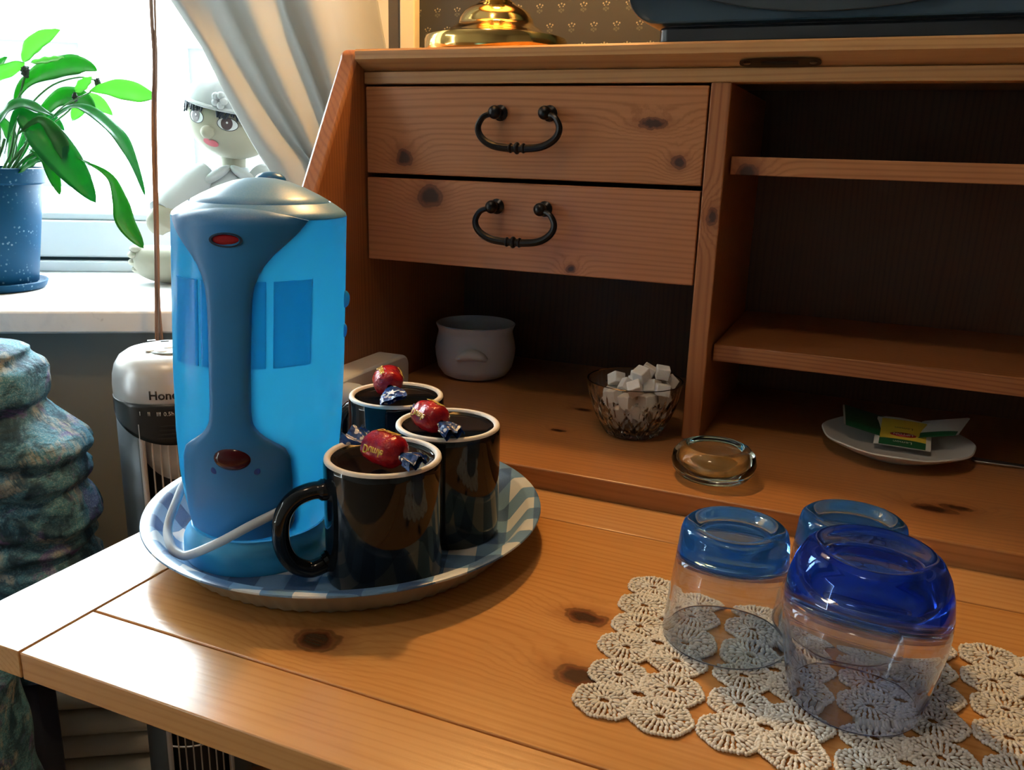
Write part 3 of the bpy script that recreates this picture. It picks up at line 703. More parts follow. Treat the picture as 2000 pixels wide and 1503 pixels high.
obj('glass', lathe([(0.0366, 0.0), (0.0378, 0.0004), (0.0383, 0.0018), (0.0368, 0.018), (0.0344, 0.042), (0.0326, 0.060), (0.0320, 0.0675), (0.0308, 0.0722), (0.0284, 0.0742), (0.0252, 0.0744), (0.0222, 0.0736), (0.0205, 0.0716), (0.0150, 0.0703), (0, 0.0700),
    (0, 0.0585), (0.020, 0.0582), (0.0272, 0.0565), (0.0302, 0.0530), (0.0316, 0.046), (0.0336, 0.030), (0.0352, 0.012), (0.0361, 0.0015), (0.0366, 0.0)], 96), tm, tumb, sharp=180, weld=True)
dup(tumb, (0.5240, -0.2740, GZ), 0.4, 'straight tapered glass tumbler with pale blue base, half hidden behind the round-bellied dark blue glass')
rm = tinted('deep_blue_glass', 0.064, 0.078, (0.32, 0.50, 1.0), (0.95, 0.97, 0.995), (0.02, 0.10, 0.80), 0.045)
rol = thing('tumbler', 'round-bellied glass with deep cobalt blue base, upside down in front of the two straight tumblers', 'glass', (0.5345, -0.3520, GZ), 'blue glasses on the runner')
obj('glass', lathe([(0.0335, 0.0), (0.0345, 0.0004), (0.0351, 0.0020), (0.0372, 0.012), (0.0396, 0.025), (0.0418, 0.039), (0.0428, 0.051), (0.0426, 0.060), (0.0412, 0.070), (0.0386, 0.0790), (0.0348, 0.0862), (0.0306, 0.0898), (0.0278, 0.0902), (0.0254, 0.0886), (0.0200, 0.0868), (0, 0.0860),
    (0, 0.0700), (0.020, 0.0695), (0.0302, 0.0660), (0.0366, 0.0605), (0.0396, 0.0545), (0.0406, 0.0480), (0.0396, 0.036), (0.0376, 0.023), (0.0353, 0.011), (0.0329, 0.0016), (0.0335, 0.0)], 96), rm, rol, sharp=180, weld=True)

# ================================================================== ON THE FIXED SHELF
# glass tealight dish
dish_m, _, _ = glass('green_tinged_glass', (0.93, 0.985, 0.965))
dish = obj('glass_dish', lathe([(0, 0.0004), (0.024, 0.0004), (0.0305, 0.003), (0.0352, 0.0090), (0.0366, 0.0155), (0.0350, 0.0225), (0.0305, 0.0278), (0.0262, 0.0296), (0.0238, 0.0290), (0.0232, 0.0262), (0.0250, 0.0200), (0.0240, 0.0130), (0.0180, 0.0090), (0, 0.0082)], 80), dish_m, None, (0.4092, -0.0925, ZS), sharp=180)
tag(dish, 'small thick clear glass dish standing alone on the edge of the shelf', 'dish')
# cut glass sugar bowl
def cuts(t, r, z):
    if z < 0.004 or z > 0.044 or r < 0.0272: return 0
    k = 15; u = t * k / (2 * pi); v = (z - 0.004) / 0.0265
    a = abs((u + v) % 1 - 0.5); b = abs((u - v) % 1 - 0.5); d = min(a, b)
    return -0.0016 * max(0, 1 - d / 0.13)
bowl_m, _, _ = glass('crystal_glass', (0.96, 0.97, 0.97), 0.0, 1.54)
bowlprof = [(0, 0.0004), (0.0255, 0.0004), (0.0280, 0.0024)] + [(interp([(0.0035, 0.0290), (0.012, 0.0335), (0.020, 0.0380), (0.030, 0.0422), (0.040, 0.0452), (0.050, 0.0472), (0.0555, 0.0478)], z), z) for z in [0.0040 + 0.0014 * i for i in range(37)]] + [(0.0478, 0.0562), (0.0470, 0.0568), (0.0462, 0.0560), (0.0446, 0.047), (0.0418, 0.035), (0.0370, 0.024), (0.0310, 0.014), (0.024, 0.0075), (0, 0.0066)]
BW = (0.3125, -0.006, ZS)
bowl = obj('sugar_bowl', lathe(bowlprof, 240, cuts), bowl_m, None, BW, sharp=25)
tag(bowl, 'cut glass bowl filled with white sugar cubes beside the divider', 'bowl')
sugar = M('sugar_white', (0.80, 0.78, 0.74), 0.9)
nt = sugar.node_tree; kk = NT(nt); kk.bump(kk.noise(kk.obj(), 900, 2), 0.4, 0.0008, nt.nodes['Principled BSDF'])
cub = obj('sugar_cube', box(-0.0066, 0.0066, -0.0066, 0.0066, -0.0058, 0.0058), sugar, None, bevel=0.0009)
tag(cub, 'white sugar cube among those heaped in the cut glass bowl', 'sugar cube', 'sugar cubes in the glass bowl')
spots = []; rnd = random.Random(5)
tries = 0
layers = [(0.0150, 0.0190, 5), (0.0278, 0.0270, 9), (0.0405, 0.0330, 11), (0.0530, 0.0290, 8), (0.0650, 0.0150, 3)]
for z, rmax, want in layers:
    got = 0
    for _ in range(4000):
        q = rnd.uniform(0, 2 * pi); r = rmax * math.sqrt(rnd.random()); x, y = r * math.cos(q), r * math.sin(q)
        if z > 0.05: x += 0.009
        if z > 0.06: x += 0.004
        zz_ = z + rnd.uniform(-0.0012, 0.0012)
        if all((x - a) ** 2 + (y - b) ** 2 + (zz_ - c) ** 2 > 0.0143 ** 2 for a, b, c in spots):
            spots.append((x, y, zz_)); got += 1
            if got == want: break
for i, (x, y, z) in enumerate(spots):
    o = cub if i == 0 else cub.copy()
    if i: COL.objects.link(o)
    if (x, y, z) == max(spots, key=lambda p_: p_[2]): o['label'] = 'topmost white sugar cube on the peak of the heap in the cut glass bowl'
    o.location = (BW[0] + x, BW[1] + y, BW[2] + z); tl = 0.25 if z < 0.045 else 0.6
    o.rotation_euler = (rnd.uniform(-tl, tl), rnd.uniform(-tl, tl), rnd.uniform(0, 1.57))
# stoneware crock
crock = thing('stoneware_crock', 'small whitish stoneware crock with a lug handle in the dark corner under the drawers', 'pot', (0.0735, 0.126, ZS))
clay = M('greyish_white_stoneware', (0.62, 0.60, 0.57), 0.55)
obj('body', lathe([(0, 0.0006), (0.033, 0.0006), (0.0400, 0.004), (0.0465, 0.013), (0.0495, 0.026), (0.0497, 0.036), (0.0482, 0.048), (0.0462, 0.0555), (0.0460, 0.059), (0.0478, 0.0640), (0.0490, 0.0662), (0.0480, 0.0672), (0.0452, 0.0640), (0.0436, 0.058), (0.0462, 0.044), (0.0470, 0.028), (0.040, 0.010), (0, 0.006)], 72, lambda t, r, z: 0.0004 * math.sin(z * 900) if r > 0.04 else 0), clay, crock, sharp=50)
lg = []
for i in range(17):
    u = -1 + i / 8; a = -1.22 + 0.36 * u; z = 0.0290 + 0.0085 * math.cos(u * 1.35); r = 0.0512
    lg.append((r * math.cos(a), r * math.sin(a), z))
obj('lug', tube(lg, [0.0010 + 0.0062 * math.cos((-1 + i / 8) * 1.45) ** 0.6 for i in range(17)], 12), clay, crock)
# plate with tea sachets
plate = obj('plate', lathe([(0, 0.0005), (0.036, 0.0005), (0.0375, 0.0025), (0.052, 0.0070), (0.0665, 0.0142), (0.0685, 0.0162), (0.0675, 0.0172), (0.0655, 0.0166), (0.051, 0.0095), (0.036, 0.0048), (0, 0.0042)], 96, lambda t, r, z: 0.0008 * math.sin(9 * t) if r > 0.06 else 0), M('ivory_stoneware', (0.60, 0.60, 0.58), 0.3), None, (0.5580, 0.0560, ZS), sharp=50)
tag(plate, 'shallow white plate holding tea sachets in the dark compartment', 'plate')
pw = M('sachet_paper', (0.72, 0.70, 0.64), 0.5); py = M('sachet_yellow', (0.72, 0.50, 0.05), 0.45); pg_ = M('sachet_green', (0.012, 0.10, 0.035), 0.4); pr_ = M('sachet_red', (0.42, 0.012, 0.012), 0.45); pw2 = M('sachet_ink', (0.85, 0.84, 0.78), 0.5); pdk = M('sachet_dark_ink', (0.03, 0.08, 0.03), 0.5)
def sachet(label, loc, rot, top_mat, print_on=True, w=0.050, h=0.058):
    t = thing('tea_sachet', label, 'tea bag', loc, 'tea sachets on the plate'); t.rotation_euler = rot
    def pil(sgn):
        def f(u, v):
            x, y = (u - 0.5) * w, (v - 0.5) * h
            e = max(0, 1 - (2 * abs(u - 0.5)) ** 3) * max(0, 1 - (2 * abs(v - 0.5)) ** 3)
            return (x, y, sgn * (0.0003 + 0.0022 * e))
        return f
    obj('envelope', merge(gridsurf(pil(1), 14, 14), gridsurf(pil(-1), 14, 14)), pw, t)
    def on(x, y):
        u, v = x / w + 0.5, y / h + 0.5
        return 0.0003 + 0.0022 * max(0, 1 - (2 * abs(u - 0.5)) ** 3) * max(0, 1 - (2 * abs(v - 0.5)) ** 3)
    def patch(x0, x1, y0, y1, dz=0.0002): return gridsurf(lambda u, v: (x0 + (x1 - x0) * u, y0 + (y1 - y0) * v, on(x0 + (x1 - x0) * u, y0 + (y1 - y0) * v) + dz), 14, 10)
    obj('front_print', patch(-0.0205, 0.0205, -0.0175, 0.026), top_mat, t); obj('green_band', patch(-0.0205, 0.0205, -0.0285, -0.0170, 0.00025), pg_, t)
    if print_on:
        lo = [(0.0118 * math.cos(q) , 0.0042 * math.sin(q) - 0.0085) for q in [2 * pi * i / 28 for i in range(28)]]
        obj('logo_oval', ([(x, y, on(x, y) + 0.0005) for x, y in lo], [tuple(range(28))]), pr_, t, solid=0.0002)
        for s_, size, y0, mt in (('LIPTON', 0.0052, -0.0085, pw2), ('Lemon', 0.0062, -0.0228, pw2), ('Lemon', 0.0060, 0.0040, pdk)):
            g = text2d(s_, size, 0.0, 2)
            obj('lettering', ([(-x, y0 - (y - size * 0.35), on(-x, y0) + 0.0009) for x, y in g[0]], g[1]), mt, t)
    return t
sachet('yellow and green tea sachet with a red oval mark amid the plate', (0.5640, 0.0700, ZS + 0.0165), (0.20, 0.0, -0.04), py)
sachet('dark green tea sachet tilted at the plate end nearest the glass dish', (0.5290, 0.0830, ZS + 0.0205), (0.12, 0.22, 0.10), pdk, False, 0.044, 0.05)
sachet('pale tea sachet at the far end of the plate, next to the spoon', (0.5960, 0.0840, ZS + 0.0230), (0.10, -0.30, -0.30), pw, False, 0.044, 0.05)
spoon = thing('spoon', 'steel spoon lying on the shelf with its handle towards the plate', 'spoon', (0.70, 0.066, ZS))
steel = M('brushed_steel', (0.50, 0.53, 0.58), 0.25, 0.9)
obj('handle', prism([(-0.073, -0.0075), (-0.075, -0.002), (-0.073, 0.0045), (-0.03, 0.003), (0.0, 0.0022), (0.0, -0.0022), (-0.03, -0.0045)], 'z', 0.0008, 0.0030), steel, spoon, bevel=0.0006)
obj('spoon_bowl', gridsurf(lambda u, v: (0.042 * u - 0.001, (v - 0.5) * 0.030 * math.sin(pi * min(1, u * 0.96 + 0.04)) ** 0.6, 0.0008 + 0.008 * ((v - 0.5) ** 2 * 4 + 0.1 * u)), 14, 10), steel, spoon, solid=0.001)
# socket strip with the kettle's plug
strip = thing('socket_strip', 'white plastic socket strip lying along the inner side panel behind the mugs', 'power strip', (0.018, -0.085, ZS))
obj('housing', rbox(-0.018, 0.018, -0.055, 0.112, 0.0005, 0.044, 0.014, 6, 'x'), white_plastic, strip, bevel=0.003)
for y in (-0.020,):
    obj('socket', xf(lathe([(0.0195, 0), (0.0195, 0.0012), (0.0180, 0.0012), (0.0175, -0.001)], 28), Matrix.Translation((0.0180, y, 0.022)) @ Matrix.Rotation(pi / 2, 4, 'Y')), white_plastic, strip)
plug = thing('plug', 'pale grey round mains plug pushed into the white socket strip', 'plug', (0.0370, -0.1050, ZS + 0.022))
obj('plug_body', xf(lathe([(0, 0), (0.0178, 0), (0.0178, 0.012), (0.0155, 0.020), (0.008, 0.026), (0.0048, 0.038), (0, 0.038)], 32), Matrix.Rotation(pi / 2, 4, 'Y')), M('grey_plug', (0.45, 0.48, 0.50), 0.45), plug, sharp=50)
obj('flex', tube(spline([(0.036, 0, 0), (0.050, 0.004, -0.004), (0.058, 0.030, -0.016), (0.070, 0.055, -0.0190)], 6), 0.0028, 8), M('pale_flex', (0.5, 0.52, 0.54), 0.4), plug)
#@@PART3
# ================================================================== ON TOP OF THE BUREAU
lamp = thing('table_lamp', 'polished brass table lamp with stepped round foot on top of the bureau', 'lamp', (0.1215, 0.062, TOPZ))
obj('foot', lathe([(0, 0.0003), (0.0735, 0.0003), (0.0748, 0.0020), (0.0748, 0.0135), (0.0735, 0.0165), (0.0690, 0.0182), (0.0600, 0.0200), (0.0510, 0.0232), (0.0440, 0.0275), (0.0400, 0.0300), (0.0392, 0.0318), (0.0380, 0.0360), (0.0340, 0.0420), (0.0270, 0.0470), (0.0215, 0.0490), (0.0205, 0.0500), (0.0180, 0.0520), (0.0150, 0.0535), (0.0138, 0.0560), (0.0148, 0.0590), (0.0180, 0.0620), (0.0185, 0.0650), (0.0150, 0.0690), (0.0100, 0.0720), (0, 0.0722)], 96), brass, lamp, sharp=45)
obj('stem', lathe([(0.0090, 0.070), (0.0085, 0.080), (0.0120, 0.090), (0.0200, 0.105), (0.0240, 0.125), (0.0200, 0.150), (0.0110, 0.170), (0.0080, 0.185), (0.0110, 0.192), (0.0080, 0.200), (0.0075, 0.300), (0.013, 0.306), (0.013, 0.345), (0, 0.345)], 48), brass, lamp, sharp=60)
shade_m, nt, p = new_mat('cream_lampshade'); k = NT(nt); p.inputs['Base Color'].default_value = (0.75, 0.60, 0.38, 1); p.inputs['Roughness'].default_value = 0.8
tr = k.n('ShaderNodeBsdfTranslucent'); tr.inputs['Color'].default_value = (0.7, 0.42, 0.18, 1); mx = k.n('ShaderNodeMixShader'); mx.inputs[0].default_value = 0.35
nt.links.new(p.outputs[0], mx.inputs[1]); nt.links.new(tr.outputs[0], mx.inputs[2]); nt.links.new(mx.outputs[0], nt.nodes['Material Output'].inputs['Surface'])
obj('lamp_shade', lathe([(0.152, 0.276), (0.085, 0.500)], 64), shade_m, lamp, sharp=180, solid=0.0012)
obj('shade_carrier', merge(tube([(-0.1, 0, 0.4800), (0.1, 0, 0.4800)], 0.0015, 6), tube([(0, -0.1, 0.480), (0, 0.1, 0.480)], 0.0015, 6), tube([(-0.014, 0, 0.335), (-0.030, 0, 0.38), (-0.030, 0, 0.44), (0, 0, 0.482)], 0.0012, 6)), brass, lamp)
obj('pull_chain', merge(tube([(0.1115, -0.012, 0.332), (0.1115, -0.012, 0.0735)], 0.0007, 6), ellipsoid((0.1115, -0.012, 0.0690), (0.0050, 0.0050, 0.0062), 16, 10), tube([(0.1115, -0.012, 0.332), (0.013, 0, 0.332)], 0.0007, 6)), brass, lamp)

tv = thing('television', 'dark bluish television with rounded lower corner on a low stand on top of the bureau', 'television', (0.60, 0.12, TOPZ))
tvm = M('dark_blue_grey_plastic', (0.020, 0.048, 0.075), 0.42); tvb = M('black_blue_plastic', (0.012, 0.016, 0.022), 0.3)
def tvbody():
    rows = []; V, F = [], []
    n = 40
    for (y, ins, top_, bot) in ((-0.1195, 0.004, 0.452, 0.0190), (-0.1225, 0.0, 0.455, 0.0172), (-0.118, -0.0015, 0.457, 0.0165), (-0.06, 0.0, 0.455, 0.0165), (0.00, 0.030, 0.43, 0.017), (0.08, 0.085, 0.36, 0.020), (0.160, 0.13, 0.30, 0.024)):
        x0, x1 = -0.3185 + ins, 0.3185 - ins; z0, z1 = bot, top_; row = []
        r = 0.028
        for cx, cz, st in ((x1 - r, z0 + r, -pi / 2), (x1 - r, z1 - r, 0), (x0 + r, z1 - r, pi / 2), (x0 + r, z0 + r, pi)):
            for i in range(n // 4):
                q = st + pi / 2 * i / (n // 4 - 1); row.append(len(V)); V.append((cx + r * math.cos(q), y, cz + r * math.sin(q)))
        rows.append(row)
    for A, B in zip(rows, rows[1:]):
        for i in range(len(A)): F.append((A[i], A[(i + 1) % len(A)], B[(i + 1) % len(A)], B[i]))
    F.append(tuple(rows[0])); F.append(tuple(reversed(rows[-1])))
    return V, F
obj('cabinet', tvbody(), tvm, tv, sharp=40)
def arc(u): return -0.236 + 0.472 * u, 0.0232 + 0.060 * ((2 * u - 1) ** 2) * 0.62
ap = [(x - 0.142 + 0.142 * 0, z) for x, z in [arc(i / 40) for i in range(41)]]
# slightly raised front bezel whose lower edge is a long shallow arc
poly = [(-0.1455 + (i / 20 - 1) * 0.160, 0.0228 + 0.030 * (i / 20 - 1) ** 2) for i in range(41)] + [(0.0145, 0.40), (-0.3055, 0.40)]
poly = [(x * 1.0, z) for x, z in poly]
poly = [(-0.1455 + (x + 0.1455) * 1.9 + 0.145 * 0.9, z) if z > 0.3 else (x, z) for x, z in poly]
poly = [(-0.1455 + (i / 30 - 1) * 0.42, 0.0228 + 0.205 * abs(i / 30 - 1) ** 2) for i in range(9, 52)]
poly = [(x, z) for x, z in poly] + [(0.29, 0.42), (-0.30, 0.42)]
poly = [(max(-0.305, min(0.305, x)), z) for x, z in poly]
obj('front_bezel', prism(poly, 'y', -0.1246, -0.121), M('bezel_plastic', (0.030, 0.046, 0.058), 0.36), tv, sharp=40, bevel=0.0008)
obj('screen', gridsurf(lambda u, v: (-0.235 + 0.47 * u, -0.1255 + 0.002 * ((2 * u - 1) ** 2 + (2 * v - 1) ** 2), 0.105 + 0.30 * v), 12, 8), M('dark_screen', (0.01, 0.012, 0.013), 0.08), tv, solid=0.002)
obj('stand', rbox(-0.291, 0.291, -0.118, 0.13, 0.0004, 0.0150, 0.010, 5), tvb, tv, bevel=0.0025)
obj('stand_plinth', rbox(-0.285, 0.285, -0.112, 0.12, 0.0145, 0.0200, 0.010, 5), tvb, tv)
obj('antenna_lead', tube([(-0.297, -0.02, 0.021), (-0.297, -0.02, 0.0005)], 0.0007, 6), black_plastic, tv)

# ================================================================== CURTAIN
def pl(tab, z):                                    # piecewise linear with extrapolation, tab sorted by z descending
    t = sorted(tab)
    for (a, b), (c, d) in zip(t, t[1:]):
        if z <= c: return b + (d - b) * (z - a) / (c - a)
    (a, b), (c, d) = t[-2:]; return b + (d - b) * (z - a) / (c - a)
ed = [[(2.10, -0.42), (1.60, -0.14), (1.35, 0.045), (1.207, 0.148), (1.148, 0.185), (1.085, 0.213), (1.027, 0.243), (0.987, 0.268), (0.93, 0.300), (0.86, 0.322), (0.81, 0.330)],
      [(2.10, -0.34), (1.60, -0.09), (1.35, 0.080), (1.209, 0.176), (1.143, 0.213), (1.083, 0.251), (1.038, 0.282), (1.010, 0.309), (0.93, 0.330), (0.86, 0.342), (0.81, 0.347)],
      [(2.10, -0.22), (1.60, 0.04), (1.35, 0.165), (1.209, 0.216), (1.15, 0.243), (1.085, 0.274), (1.04, 0.300), (1.0, 0.323), (0.93, 0.342), (0.86, 0.353), (0.81, 0.357)],
      [(2.10, 0.02), (1.60, 0.19), (1.35, 0.248), (1.214, 0.273), (1.164, 0.286), (1.11, 0.307), (1.063, 0.326), (1.0, 0.342), (0.93, 0.354), (0.86, 0.362), (0.81, 0.366)],
      [(2.10, 0.08), (1.60, 0.22), (1.35, 0.268), (1.203, 0.291), (1.15, 0.312), (1.09, 0.335), (1.0, 0.357), (0.93, 0.366), (0.86, 0.372), (0.81, 0.375)],
      [(2.10, 0.18), (1.60, 0.29), (1.35, 0.325), (1.218, 0.346), (1.159, 0.360), (1.05, 0.374), (0.93, 0.380), (0.81, 0.384)],
      [(2.10, 0.34), (1.60, 0.385), (1.35, 0.400), (1.221, 0.409), (1.161, 0.4195), (1.05, 0.424), (0.93, 0.420), (0.81, 0.412)]]
dep = [[-0.016, -0.036, -0.012], [-0.012, 0.010, 0.004], [0.004, -0.034, -0.006], [-0.006, 0.014, 0.010], [0.010, -0.034, -0.022], [-0.022, -0.002, -0.004]]
def curtain(u, v):
    z = 2.10 - 1.29 * v; q = u * 6; i = min(5, int(q)); f = q - i
    a, b = pl(ed[i], z), pl(ed[i + 1], z); d0, dm, d1 = dep[i]
    s = a + (b - a) * f
    t = d0 * (1 - f) + d1 * f + (dm - (d0 + d1) / 2) * math.sin(pi * f) ** (1.0 if dm < 0 else 0.8)
    amp = min(1.0, max(0.3, (z - 0.78) / 0.25))
    t = t * amp + 0.0025 * mnoise.noise(Vector((s * 14, z * 7, 0.3)))
    if u < 0.004: t += 0.004
    return SW(s, t - 0.012, z)
cm, nt, p = new_mat('cream_curtain_cloth'); k = NT(nt); p.inputs['Base Color'].default_value = (0.52, 0.52, 0.49, 1); p.inputs['Roughness'].default_value = 0.85
k.bump(k.noise(k.pos(), 1400, 2), 0.12, 0.0005, p)
tr = k.n('ShaderNodeBsdfTranslucent'); tr.inputs['Color'].default_value = (0.44, 0.45, 0.44, 1); mx = k.n('ShaderNodeMixShader'); mx.inputs[0].default_value = 0.42
nt.links.new(p.outputs[0], mx.inputs[1]); nt.links.new(tr.outputs[0], mx.inputs[2]); nt.links.new(mx.outputs[0], nt.nodes['Material Output'].inputs['Surface'])
cur = obj('curtain', gridsurf(curtain, 150, 110), cm, None, solid=0.0016, sharp=180)
tag(cur, 'cream curtain drawn aside in deep diagonal folds beside the bureau', 'curtain')
rail = obj('curtain_rail', tube([SW(S_L - 0.05, -0.03, 2.125), SW(0.40, -0.03, 2.125)], 0.012, 12), brass, None); tag(rail, 'brass curtain rail fixed above the window opening', 'curtain rail')

# ================================================================== BLIND CORDS
bc = thing('blind_cords', 'thin brown pull cords of the blind hanging in front of the marble sill', 'cord', tuple(SW(0.112, -0.03, 0.74)))
cordm = M('brown_cord', (0.24, 0.135, 0.09), 0.7)
CP = [[(0.1088, 1.214, 0.035), (0.1100, 1.1358, 0.022), (0.1048, 1.0495, 0.008), (0.1006, 0.893, -0.010), (0.0965, 0.8084, -0.018), (0.0929, 0.755, -0.020)],
      [(0.1114, 1.214, 0.035), (0.1111, 1.1358, 0.024), (0.1067, 1.0496, 0.010), (0.1026, 0.893, -0.011), (0.0986, 0.8084, -0.018), (0.0963, 0.755, -0.021)],
      [(0.1153, 1.214, 0.035), (0.1124, 1.1359, 0.022), (0.1100, 1.0497, 0.008), (0.1050, 0.893, -0.010), (0.1013, 0.8084, -0.018), (0.0998, 0.755, -0.020)],
      [(0.1133, 1.214, 0.039), (0.1133, 1.1359, 0.026), (0.1087, 1.0496, 0.012), (0.1040, 0.893, -0.013), (0.1027, 0.8084, -0.021), (0.1032, 0.755, -0.023)]]
for i, c in enumerate(CP):
    c = [(c[0][0] + 0.01 * (z_ - 1.214), z_, min(0.09, 0.035 + 0.18 * (z_ - 1.214))) for z_ in (2.1, 1.85, 1.6, 1.4)] + c
    obj('cord', tube(spline([SW(s, t, z) for s, z, t in c], 6), 0.0013, 8), cordm, bc, world=True)

# ================================================================== PLANT
plant = thing('potted_peace_lily', 'peace lily with drooping leaves in a speckled blue pot on the marble sill', 'plant', tuple(SW(-0.195, 0.2, SILL)))
def potmat():
    m, nt, p = new_mat('speckled_blue_pot'); k = NT(nt); P = k.obj()
    n = k.noise(P, 420, 3, 0.6); c = k.noise(P, 26, 3)
    v = k.n('ShaderNodeTexVoronoi'); k.put(v.inputs['Vector'], P); v.inputs['Scale'].default_value = 150
    sp_ = k.math('MULTIPLY', k.sstep(v.outputs['Distance'], 0.30, 0.15), k.sstep(c, 0.42, 0.62))
    nt.links.new(k.mix(k.math('MULTIPLY', sp_, 0.45), (0.003, 0.045, 0.105), (0.25, 0.38, 0.48)), p.inputs['Base Color']); p.inputs['Roughness'].default_value = 0.5; p.inputs['Specular IOR Level'].default_value = 0.1; return m
pm = potmat()
obj('pot', lathe([(0, 0.010), (0.058, 0.010), (0.060, 0.012), (0.0805, 0.160), (0.0800, 0.163), (0.0865, 0.166), (0.0895, 0.187), (0.0865, 0.188), (0.082, 0.165), (0.0790, 0.163), (0, 0.163)], 64), pm, plant, sharp=40)
obj('saucer', lathe([(0, 0.0005), (0.066, 0.0005), (0.0705, 0.004), (0.0735, 0.0125), (0.0722, 0.0140), (0.069, 0.0120), (0.064, 0.006), (0, 0.005)], 64), pm, plant, sharp=50)
obj('soil', lathe([(0.0815, 0.172), (0.05, 0.178), (0, 0.180)], 40, lambda t, r, z: 0.0015 * math.sin(7 * t)), M('potting_soil', (0.035, 0.025, 0.018), 0.9), plant)
def leafmat(name, a, b, trc, mixf):
    m, nt, p = new_mat(name); k = NT(nt); n = k.noise(k.pos(), 40, 2)
    nt.links.new(k.mix(n, a, b), p.inputs['Base Color']); p.inputs['Roughness'].default_value = 0.3
    t = k.n('ShaderNodeBsdfTranslucent'); t.inputs['Color'].default_value = (*trc, 1); mx = k.n('ShaderNodeMixShader'); mx.inputs[0].default_value = mixf
    nt.links.new(p.outputs[0], mx.inputs[1]); nt.links.new(t.outputs[0], mx.inputs[2]); nt.links.new(mx.outputs[0], nt.nodes['Material Output'].inputs['Surface']); return m
green = leafmat('green_leaf', (0.02, 0.12, 0.035), (0.03, 0.17, 0.04), (0.05, 0.34, 0.03), 0.40)
pale = leafmat('pale_spathe', (0.14, 0.38, 0.10), (0.20, 0.46, 0.14), (0.22, 0.62, 0.12), 0.45)
deep = leafmat('dark_leaf', (0.010, 0.10, 0.045), (0.014, 0.14, 0.05), (0.02, 0.32, 0.05), 0.40)
stemm = leafmat('leaf_stalk', (0.05, 0.16, 0.05), (0.07, 0.2, 0.06), (0.1, 0.3, 0.06), 0.2)
def leaf(pts, width, mat, tilt=0.5, fold=0.25, t0=0.17, dt=0.0, peak=0.45, parent=plant, start=0.0):
    P = spline([SW(s, t0 + dt * i / (len(pts) - 1), z) for i, (s, z) in enumerate(pts)], 6)
    n = len(P) - 1; cols = [-1, -0.66, -0.33, 0, 0.33, 0.66, 1]; V, F = [], []
    k0 = int(start * n)
    for i in range(k0, n + 1):
        q = (i - k0) / (n - k0); a = P[max(i - 1, 0)]; b = P[min(i + 1, n)]; T = (b - a).normalized()
        out = (-N * -1.0)                       # into the room
        side = T.cross(N); side = (side.normalized() + N * tilt).normalized(); nn = side.cross(T).normalized()
        w = width / 2 * max(0.02, math.sin(pi * q ** (math.log(0.5) / math.log(peak))) ** 0.9)
        if q > 0.98: w *= 0.2
        for c in cols:
            wav = 0.0012 * math.sin(q * 22 + c)
            V.append(tuple(P[i] + side * (w * c) + nn * (fold * w * abs(c) + wav * abs(c))))
    m = len(cols)
    for i in range(n - k0):
        for j in range(m - 1): F.append((i * m + j, i * m + j + 1, (i + 1) * m + j + 1, (i + 1) * m + j))
    return obj('leaf', (V, F), mat, parent, world=True, sharp=180, solid=0.0006)
def stalk(pts, r=0.0016, t0=0.18, dt=0.0, mat=stemm):
    P = spline([SW(s, t0 + dt * i / (len(pts) - 1), z) for i, (s, z) in enumerate(pts)], 6)
    return obj('stalk', tube(P, r, 8), mat, plant, world=True)
leaf([(-0.107, 1.1389), (-0.0865, 1.1659), (-0.0507, 1.1865)], 0.026, pale, 0.3, peak=0.5)
leaf([(-0.132, 1.0749), (-0.1127, 1.1081), (-0.0802, 1.1273), (-0.0511, 1.1357), (-0.0259, 1.1382), (-0.0079, 1.1325)], 0.036, green, 0.5, t0=0.18, peak=0.55)
leaf([(-0.1049, 1.139), (-0.1254, 1.131), (-0.1549, 1.1171), (-0.19, 1.100)], 0.022, pale, 0.9)
leaf([(-0.0965, 1.1394), (-0.0715, 1.1433), (-0.0497, 1.1485)], 0.012, pale, 0.8)
leaf([(-0.0138, 1.1011), (0.0105, 1.1057), (0.0359, 1.1045), (0.0611, 1.0996), (0.0815, 1.0967)], 0.031, pale, 0.25, peak=0.55, t0=0.15)
leaf([(-0.0383, 1.1002), (-0.025, 1.1116), (-0.0131, 1.1229)], 0.018, pale, 0.4)
leaf([(-0.1061, 1.054), (-0.0779, 1.0842), (-0.0518, 1.0946), (-0.0307, 1.0896), (-0.0191, 1.0753)], 0.030, green, 0.5, t0=0.19)
leaf([(-0.060, 1.060), (-0.040, 1.085), (-0.020, 1.086), (0.0, 1.070)], 0.030, pale, 0.4, t0=0.21)
leaf([(-0.115, 1.024), (-0.051, 1.0742), (-0.0164, 1.0732), (0.0175, 1.0454), (0.039, 1.0122), (0.0575, 0.9533)], 0.024, deep, 1.2, 0.3, t0=0.16, dt=-0.03, peak=0.62)
leaf([(-0.1399, 1.0086), (-0.1148, 1.0654), (-0.0954, 1.0543), (-0.0753, 1.0343), (-0.0407, 0.9887), (-0.0104, 0.9418)], 0.050, deep, 0.35, 0.2, t0=0.15, dt=-0.03, peak=0.66)
leaf([(-0.112, 1.0019), (-0.0531, 1.0111), (-0.0177, 0.9985), (0.0138, 0.9787), (0.0258, 0.9441), (0.033, 0.9128), (0.0568, 0.8773)], 0.028, green, 0.5, t0=0.14, dt=-0.04, peak=0.80)
leaf([(-0.1158, 1.0316), (-0.0806, 1.0585), (-0.061, 1.0407), (-0.0524, 1.0186), (-0.0509, 0.9976)], 0.022, green, 0.4, t0=0.13, peak=0.6)
leaf([(-0.100, 1.0175), (-0.0796, 1.0013), (-0.0705, 0.9842), (-0.0629, 0.9515)], 0.018, green, 0.6, t0=0.13, peak=0.65)
